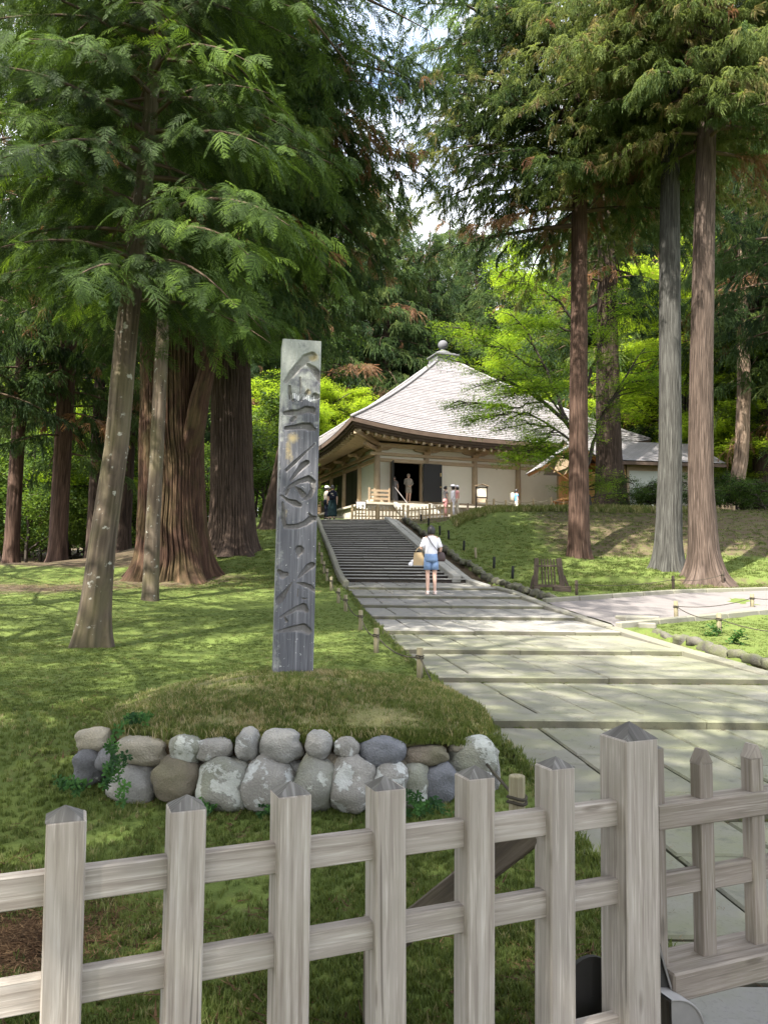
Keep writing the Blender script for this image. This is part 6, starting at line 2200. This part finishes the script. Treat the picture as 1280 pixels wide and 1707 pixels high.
for k, (px, Yg, h, L, n, lab, sd, tn) in enumerate((
        (1150, 47, 16, 5.6, 18, 'brilliant yellow green maple behind the annex, seen between the twin cedars and the dark cedar', 3, (.5, 1)),
        (1075, 55, 18, 5.6, 17, 'yellow green maple behind the annex roof, left of the twin cedars', 8, (.45, 1)),
        (905, 62, 21, 6, 15, 'tall light green maple rising behind the right half of the hall roof', 13, (.3, .95)),
        (560, 66, 12, 4.6, 13, 'yellow green maple glowing between the carved pillar and the hall roof', 17, (.5, 1)),
        (470, 60, 11, 4.6, 14, 'bright maple behind the carved pillar', 19, (.35, .95)),
        (1225, 44, 9, 3.6, 12, 'maple by the pale leaning trunk', 23, (.25, .9)),
        (170, 43, 11, 4.2, 14, 'sunlit maple in the dark wood between the leaning tree and the stout trunk', 29, (.3, .95)))):
    q = at(px, 850, Yg); b0 = Vector((q.x, Yg, tz(q.x, Yg)))
    broad_tree('maple_tree', lab, 'tree', 'maples round the hall', b0, fan_limbs(b0, h, int(n * 1.4), L, sd, .2), 'bark_maple', 'maple_bright', 1.2, tn, 90 + k, 10, 2, 10, 1.3, True)
# understorey on the left
UND = []
r_ = random.Random(4)
labs = ['low leafy sapling at the edge of the dark wood on the left']
for k in range(17):
    px = [-30, 8, 45, 70, 115, 140, 175, 190, 225, 340, 425, 440, 130, 60, 405, 20, 160][k]
    Yg = [40, 46, 38, 52, 44, 55, 40, 50, 47, 52, 48, 44, 62, 60, 58, 66, 70][k]
    q = at(px, 900, Yg); b0 = Vector((q.x, Yg, tz(q.x, Yg)))
    h = r_.uniform(4.5, 8.5)
    broad_tree('understorey_tree', labs[0], 'tree', 'leafy saplings in the dark wood', b0, fan_limbs(b0, h, 11, 2.6, 200 + k, .08, (.1, .9), .06), 'bark_maple', 'broad', 1.1, (.1, 1.0), 300 + k, 6, 2, 6, 1.1, False)
# shrubs on the right, round the annex and the bank
SH = [(1065, 842, 37.0, 1.3), (1090, 850, 36.5, 1.0), (1095, 838, 39, 1.6), (1190, 858, 36, 1.4), (1255, 862, 35, 1.3), (1275, 880, 33, 1.0), (1230, 880, 34, .9), (1165, 872, 34.5, .8)]
SHL = ['dark leafy shrub under the annex wall, nearest the dark cedar', 'low shrub in front of the annex, right of the tallest one', 'tallest shrub in front of the annex door', 'dark shrub beside the bamboo fence at the foot of the pale trunk',
       'dark shrub at the right edge of the photo beyond the pale trunk', 'lowest shrub at the right edge of the photo, on the bank', 'low shrub on the bank between the pale trunk and the right edge', 'small shrub on the bank just right of the twin cedars']
for k, (px, py, Yg, h) in enumerate(SH):
    q = at(px, py, Yg); b0 = Vector((q.x, Yg, tz(q.x, Yg)))
    broad_tree('shrub', SHL[k], 'shrub', 'shrubs on the bank', b0, fan_limbs(b0, h, 7, h * .8, 400 + k, .05, (.2, 1.2), .03), 'bark_maple', 'broad', .42, (.0, .75), 500 + k, 5, 2, 5, .5, False)

# ---- background wood behind the hall: cedars sharing three crowns
SHARED = {}
def far_cedar(x, y, h, k, label, group, sc=1.0):
    v = k % 3
    b0 = Vector((x, y, tz(x, y) - .2))
    t = thing('cedar_tree', label, 'tree', b0, random.uniform(0, 6), group)
    t.scale = (h / 28 * sc, h / 28 * sc, h / 28)
    if v not in SHARED:
        pts = [Vector((0, 0, 0)), Vector((0, 0, 1.5)), Vector((.1, 0, 14)), Vector((.2, 0, 28))]
        tm = trunk_mesh(pts, [.5, .42, .3, .04], (0, 0, 0), 'bark_dark', 24, .6, (.3, .6), (.02, 12), 80 + v)
        o = conifer_parts(axis_fn(pts, (0, 0, 0)), 4.0, 27.6, 150, dome(3.4, 4.9, 1.0), .10, .42, 2.8, 1.5, 1.25, 600 + v, None, (.05, .72), .03, .7)
        SHARED[v] = (tm, o[0], foliage_mesh('crown', 'far_cedar', *o[1:]))
        ob = limb_build(o[0], 'twig', t)
        SHARED[v] = (tm, ob.data, SHARED[v][2])
    else:
        link('limbs', SHARED[v][1], t, 'stuff')
    link('trunk', SHARED[v][0], t)
    foliage('crown', 'far_cedar', SHARED[v][2], t)
    return t
r_ = random.Random(12)
BG = []
for (px, Yg, h) in ((640, 74, 34), (690, 92, 34), (600, 84, 42), (745, 92, 38), (545, 72, 37), (500, 88, 40), (440, 70, 34), (795, 84, 34), (712, 78, 31), (655, 104, 44), (775, 112, 46), (850, 78, 33), (930, 74, 29), (1000, 70, 28), (1060, 82, 31), (1120, 68, 27), (1180, 74, 30), (1250, 62, 27), (1320, 70, 30), (390, 64, 27), (330, 80, 30), (880, 100, 34), (1000, 104, 36), (560, 108, 33), (420, 102, 34), (1130, 104, 36)):
    q = at(px, 850, Yg)
    far_cedar(q.x, Yg, h, len(BG), 'tall dark cedar in the wood behind the hall', 'cedars behind the hall')
    BG.append(1)
for (px, Yg, h) in ((-40, 52, 25), (40, 58, 27), (110, 50, 24), (150, 64, 29), (220, 56, 26), (270, 66, 28), (0, 72, 30), (80, 80, 32), (190, 84, 32), (-120, 62, 28), (300, 92, 32)):
    q = at(px, 880, Yg)
    far_cedar(q.x, Yg, h, len(BG), 'cedar deep in the dark wood on the left', 'cedars deep in the left wood')
    BG.append(1)
for (px, Yg, h) in ((1290, 50, 36), (1240, 56, 38), (1380, 52, 34), (1350, 42, 33), (1130, 54, 38), (1190, 62, 40), (1060, 66, 40), (1010, 58, 36)):
    q = at(px, 880, Yg)
    far_cedar(q.x, Yg, h, len(BG), 'cedar deep in the wood on the right', 'cedars deep in the right wood')
    BG.append(1)
# trees that stand behind and beside the visitor and shade the foreground
for (x, y, h, sc) in ((-15.5, 17, 20, 1.2), (-10.2, 12.6, 20, 1.0), (-5.6, -3.2, 15, 1.15), (3.2, -3.0, 18, 1.25), (-10.5, 5.5, 19, 1.25), (-1.0, -9.5, 18, 1.3), (-12.5, -2.5, 17, 1.25), (-6.2, 1.2, 19, 1.3), (-2.6, -1.4, 18, 1.15), (.2, -3.6, 17, 1.1)):  # first tree stays out of view, added to shade the far left lawn
    b0 = Vector((x, y, 0))
    pts = [b0, b0 + Vector((0, 0, 1)), b0 + Vector((.1, 0, h * .5)), b0 + Vector((.2, 0, h))]
    tree('hinoki_tree', 'leafy tree standing beyond the left edge of the view' if y > 10 else 'tree behind the photographer whose crown shades the fence', 'tree', 'trees beyond the left edge' if y > 10 else 'trees shading the foreground', pts, [.3, .26, .2, .04], 'bark_smooth', 'hinoki',
         dict(h0=6.6, h1=h - .4, nl=62, lfun=dome(3.6 * sc, 4.0 * sc, 1.2), elev=.12, droop=.26, twig_k=3.6, spray_k=1.6, size=.74 if y < 10 else .48, tint=(.1, .75), dead=.02, spray_drop=.4), (.2, .3), (.006, 9), 20, .5, int(100 + x * 3 + y * 7), 5)

# ================================================================== GROUND COVER
def cover(name, kind, x, y, size, tint, zoff=0.0, parent=None, zf_=None, okind='stuff'):
    x = np.asarray(x); y = np.asarray(y)
    z = (terrain(x, y) if zf_ is None else zf_(x, y)) + zoff
    a = rng.uniform(0, 2 * PI, len(x))
    pos = np.stack([x, y, z], -1)
    if parent is not None:
        pos = pos - np.array(tuple(parent.location))
    xd = np.stack([np.cos(a), np.sin(a), np.zeros_like(a)], -1)
    up = np.stack([rng.normal(0, .12, len(x)), rng.normal(0, .12, len(x)), np.ones(len(x))], -1)
    return foliage(name, kind, foliage_mesh(name, kind, pos, xd, up, size, tint), parent, okind)
def in_mound(x, y):
    return (np.abs((x - MC[0]) / 1.33) ** 3.2 + np.abs((y - MC[1]) / 1.14) ** 3.2) < 1.0
def lawn_pts(n, y0, y1, umin, umax, keep=None):
    rng.random(1)
    y = y0 * (y1 / y0) ** rng.random(n)
    u = rng.uniform(umin, umax, n)
    x = u * y
    ok = ((x < XL(y) - .04) | (x > XR(y) + .75)) & ~in_mound(x, y) & ~((x > .62) & (y < 3.15))
    ok &= ~((x > XR(y)) & (y > 13.2) & (y < 20.5) & (x < 30) & (y > np.interp(x, xs_near, ys_near) - .1) & (y < np.interp(x, xs_far, ys_far) + .1))
    dens = fbm(x * 1.6, y * 1.6, 0, 77, 3)
    ok &= rng.random(n) < np.clip(.75 + .5 * dens, .12, 1)
    bare = 1.2 * np.exp(-(((x - _q.x) / .30) ** 2 + ((y - _q.y) / .25) ** 2)) + np.exp(-(((x - .85) / .4) ** 2 + ((y - 2.7) / .45) ** 2)) * .9 + .9 * np.exp(-(((x + 5.9) / 3) ** 2 + ((y - 21.6) / 2.2) ** 2)) + .7 * np.exp(-(((x + 9.5) / 5) ** 2 + ((y - 19.5) / 1.5) ** 2))
    bare = bare + .97 * sstep(25, 28, y) * (x < XL(y) - 3) + .95 * sstep(22.5, 24.5, y) * (x < XL(y) - 5)
    ok &= rng.random(n) > bare
    if keep is not None:
        ok &= keep(x, y)
    return x[ok], y[ok]
x, y = lawn_pts(60000, 2.1, 7.5, -.62, .62)
cover('grass', 'grass', x, y, .024 + .020 * rng.random(len(x)), np.clip(rng.normal(.48, .2, len(x)) + .15 * fbm(x * 1.2, y * 1.2, 0, 5, 2), 0, 1))
x, y = lawn_pts(60000, 7, 22, -.62, .62)
cover('grass', 'moss', x, y, .024 + .022 * rng.random(len(x)), np.clip(rng.normal(.45, .18, len(x)) + .2 * fbm(x * .8, y * .8, 0, 5, 2), 0, .9))
x, y = lawn_pts(26000, 20, 36, -.3, .62, lambda x, y: (x > XR(y)) | (x > -9))
cover('grass', 'moss', x, y, .07 + .06 * rng.random(len(x)), np.clip(rng.normal(.5, .2, len(x)), 0, .9))
# longer weeds along the terrace lip, sunlight put into their lighter tint
x = rng.uniform(3, 14, 2600); y = rng.uniform(32.4, 34.6, 2600)
ok = x > XR(y) + 1.0
cover('grass', 'grass', x[ok], y[ok], .14 + .16 * rng.random(ok.sum()), np.clip(rng.normal(.78, .15, ok.sum()), 0, 1))
# fallen needles
x, y = lawn_pts(5200, 2.2, 8, -.6, .6)
cl = fbm(x * 1.3, y * 1.3, 0, 91, 3) > .15
cover('leaf_litter', 'litter', x[cl], y[cl], .03 + .03 * rng.random(cl.sum()), rng.random(cl.sum()))
x = rng.normal(_q.x, .20, 1500); y = rng.normal(_q.y, .16, 1500)
x = np.r_[x, rng.normal(.85, .3, 700)]; y = np.r_[y, rng.normal(2.8, .3, 700)]
ok = y > 2.15
cover('leaf_litter', 'litter', x[ok], y[ok], .025 + .03 * rng.random(ok.sum()), rng.random(ok.sum()), .004)
x = rng.normal(-5.5, 3.2, 1800); y = rng.normal(21.2, 1.6, 1800)
ok = np.hypot(x + 5.9, y - 22.5) > 1.9
cover('leaf_litter', 'litter', x[ok], y[ok], .06 + .06 * rng.random(ok.sum()), rng.random(ok.sum()), .01)
# litter blown over the paving, gathered at the foot of each shallow step, and moss in the joints
def path_z(x, y):
    k = np.clip(np.searchsorted(RISE, y, side='right') - 1, 0, len(RISE) - 2)
    r = np.array(RISE); za = P(r[k]) + .032; zb = P(r[k + 1]) - .035
    return za + (zb - za) * (y - r[k]) / (r[k + 1] - r[k])
y = np.r_[3.1 * (5.5 ** rng.random(420)), np.repeat(RISE[1:9], 60) - np.abs(rng.normal(0, .05, 480)) - .015]
x = XL(y) + .05 + (XR(y) - XL(y) - .1) * rng.random(len(y))
cover('leaf_litter', 'litter', x, y, .012 + .022 * rng.random(len(x)), rng.random(len(x)), .006, None, path_z)
y = np.r_[np.repeat(RISE[1:9], 90) - np.abs(rng.normal(0, .012, 720)) - .004]
x = XL(y) + .05 + (XR(y) - XL(y) - .1) * rng.random(len(y))
ok = fbm(x * 1.5, y * 3, 0, 55, 2) > -.1
cover('moss', 'moss', x[ok], y[ok], .016 + .018 * rng.random(ok.sum()), np.clip(rng.normal(.4, .2, ok.sum()), 0, .85), .0, None, path_z)
y = 3.2 * (6.0 ** rng.random(1500)); x = XL(y) - .02 + rng.normal(0, .035, 1500)
cover('grass', 'grass', x, y, .03 + .035 * rng.random(1500), np.clip(rng.normal(.5, .2, 1500), 0, 1), .01)
x, y = lawn_pts(700, 2.6, 14, -.6, .6)
cover('fallen_twigs', 'litter', x, y, .05 + .06 * rng.random(len(x)), .3 * rng.random(len(x)), .008)
# turf of the mound
def mz(x, y):
    ex = np.abs((x - MC[0]) / 1.33); ey = np.abs((y - MC[1]) / 1.14)
    r_ = (ex ** 3.2 + ey ** 3.2) ** (1 / 3.2)
    return .59 + .225 * (1 - r_ ** 2.2) - .05 * sstep(.2, .8, x) * sstep(.8, 1, r_)
x = rng.uniform(MC[0] - 1.36, MC[0] + 1.36, 30000); y = rng.uniform(MC[1] - 1.18, MC[1] + 1.18, 30000)
ex = (np.abs((x - MC[0]) / 1.33) ** 3.2 + np.abs((y - MC[1]) / 1.14) ** 3.2) ** (1 / 3.2)
ok = (ex < 1.015) & (rng.random(30000) < np.clip(.8 + .6 * fbm(x * 3, y * 3, 0, 21, 2), .1, 1))
x, y, ex = x[ok], y[ok], ex[ok]
fr = (y < 5.3)
tint_ = np.clip(rng.normal(.70, .24, len(x)) - .10 * fr * (x > 0) + .34 * (fbm(x * 2.2, y * 2.2, 0, 33, 2) > .45), 0, 1)
cover('grass', 'grass', x, y, .026 + .026 * rng.random(len(x)) + .03 * sstep(.93, 1.0, ex) * rng.random(len(x)), tint_, -.004, mound, mz)
n_ = 4200
x = rng.uniform(-1.1, .72, n_); y = 4.80 + .12 * rng.random(n_) + .35 * np.abs((x + .58) / 1.33) ** 4
cover('moss', 'moss', x, y, .035 + .03 * rng.random(n_), np.clip(rng.normal(.5, .2, n_), 0, .85), -.01 * rng.random(n_), mound, mz)
# ivy and small weeds round the foot of the stones
for k, (px, py, Y, w, h, nn, lab) in enumerate(((190, 1278, 4.62, .06, .14, 26, 'dark green ivy climbing the left end of the boulder facing'), (118, 1308, 4.7, .08, .03, 12, 'low ivy creeping over the grass left of the boulders'), (225, 1198, 4.95, .09, .02, 12, 'small leafy weeds on the left of the mound top'),
        (335, 1345, 4.6, .08, .04, 12, 'leafy weed at the foot of the second large boulder'), (455, 1352, 4.6, .10, .05, 16, 'weeds at the foot of the middle boulders'), (700, 1350, 4.6, .14, .07, 22, 'weeds at the foot of the right boulders'))):
    c = at(px, py, Y)
    b0 = Vector((c.x, c.y, c.z))
    t = thing('ivy' if 'ivy' in lab else 'weed', lab, 'plant', b0)
    a = rng.uniform(0, 2 * PI, nn)
    pos = np.stack([rng.normal(0, w * .6, nn), rng.normal(0, .02, nn), rng.normal(0, h * .6, nn)], -1)
    foliage('foliage', 'ivy', foliage_mesh('foliage', 'ivy', pos, np.stack([np.cos(a), np.sin(a) * .4, np.sin(a)], -1), np.stack([rng.normal(0, .4, nn), -np.ones(nn), rng.normal(.6, .4, nn)], -1), .045 + .035 * rng.random(nn), rng.random(nn)), t)
for k, (px, py, Y) in enumerate(((1000, 1590, 2.62), (880, 1660, 2.45), (745, 1640, 2.3), (815, 1685, 2.4), (1190, 1040, 12.6), (1230, 1050, 11.8))):
    c = at(px, py, Y); b0 = Vector((c.x, c.y, max(tz(c.x, c.y), 0)))
    nn = 26; sc = 1 if Y < 5 else 1.3
    a = rng.uniform(0, 2 * PI, nn)
    t = thing('weed', 'small leafy weed growing behind the fence by the gate post' if Y < 5 else 'low leafy weed in the right lawn by the rope posts', 'plant', b0, 0, 'weeds by the fence' if Y < 5 else 'weeds on the right lawn')
    pos = np.stack([rng.normal(0, .05 * sc, nn), rng.normal(0, .04 * sc, nn), np.abs(rng.normal(.03, .06, nn)) * sc], -1)
    foliage('foliage', 'ivy', foliage_mesh('foliage', 'ivy', pos, np.stack([np.cos(a), np.sin(a), .3 * np.ones(nn)], -1), np.stack([rng.normal(0, .4, nn), rng.normal(0, .4, nn), np.ones(nn)], -1), (.055 + .05 * rng.random(nn)) * sc, rng.random(nn)), t)
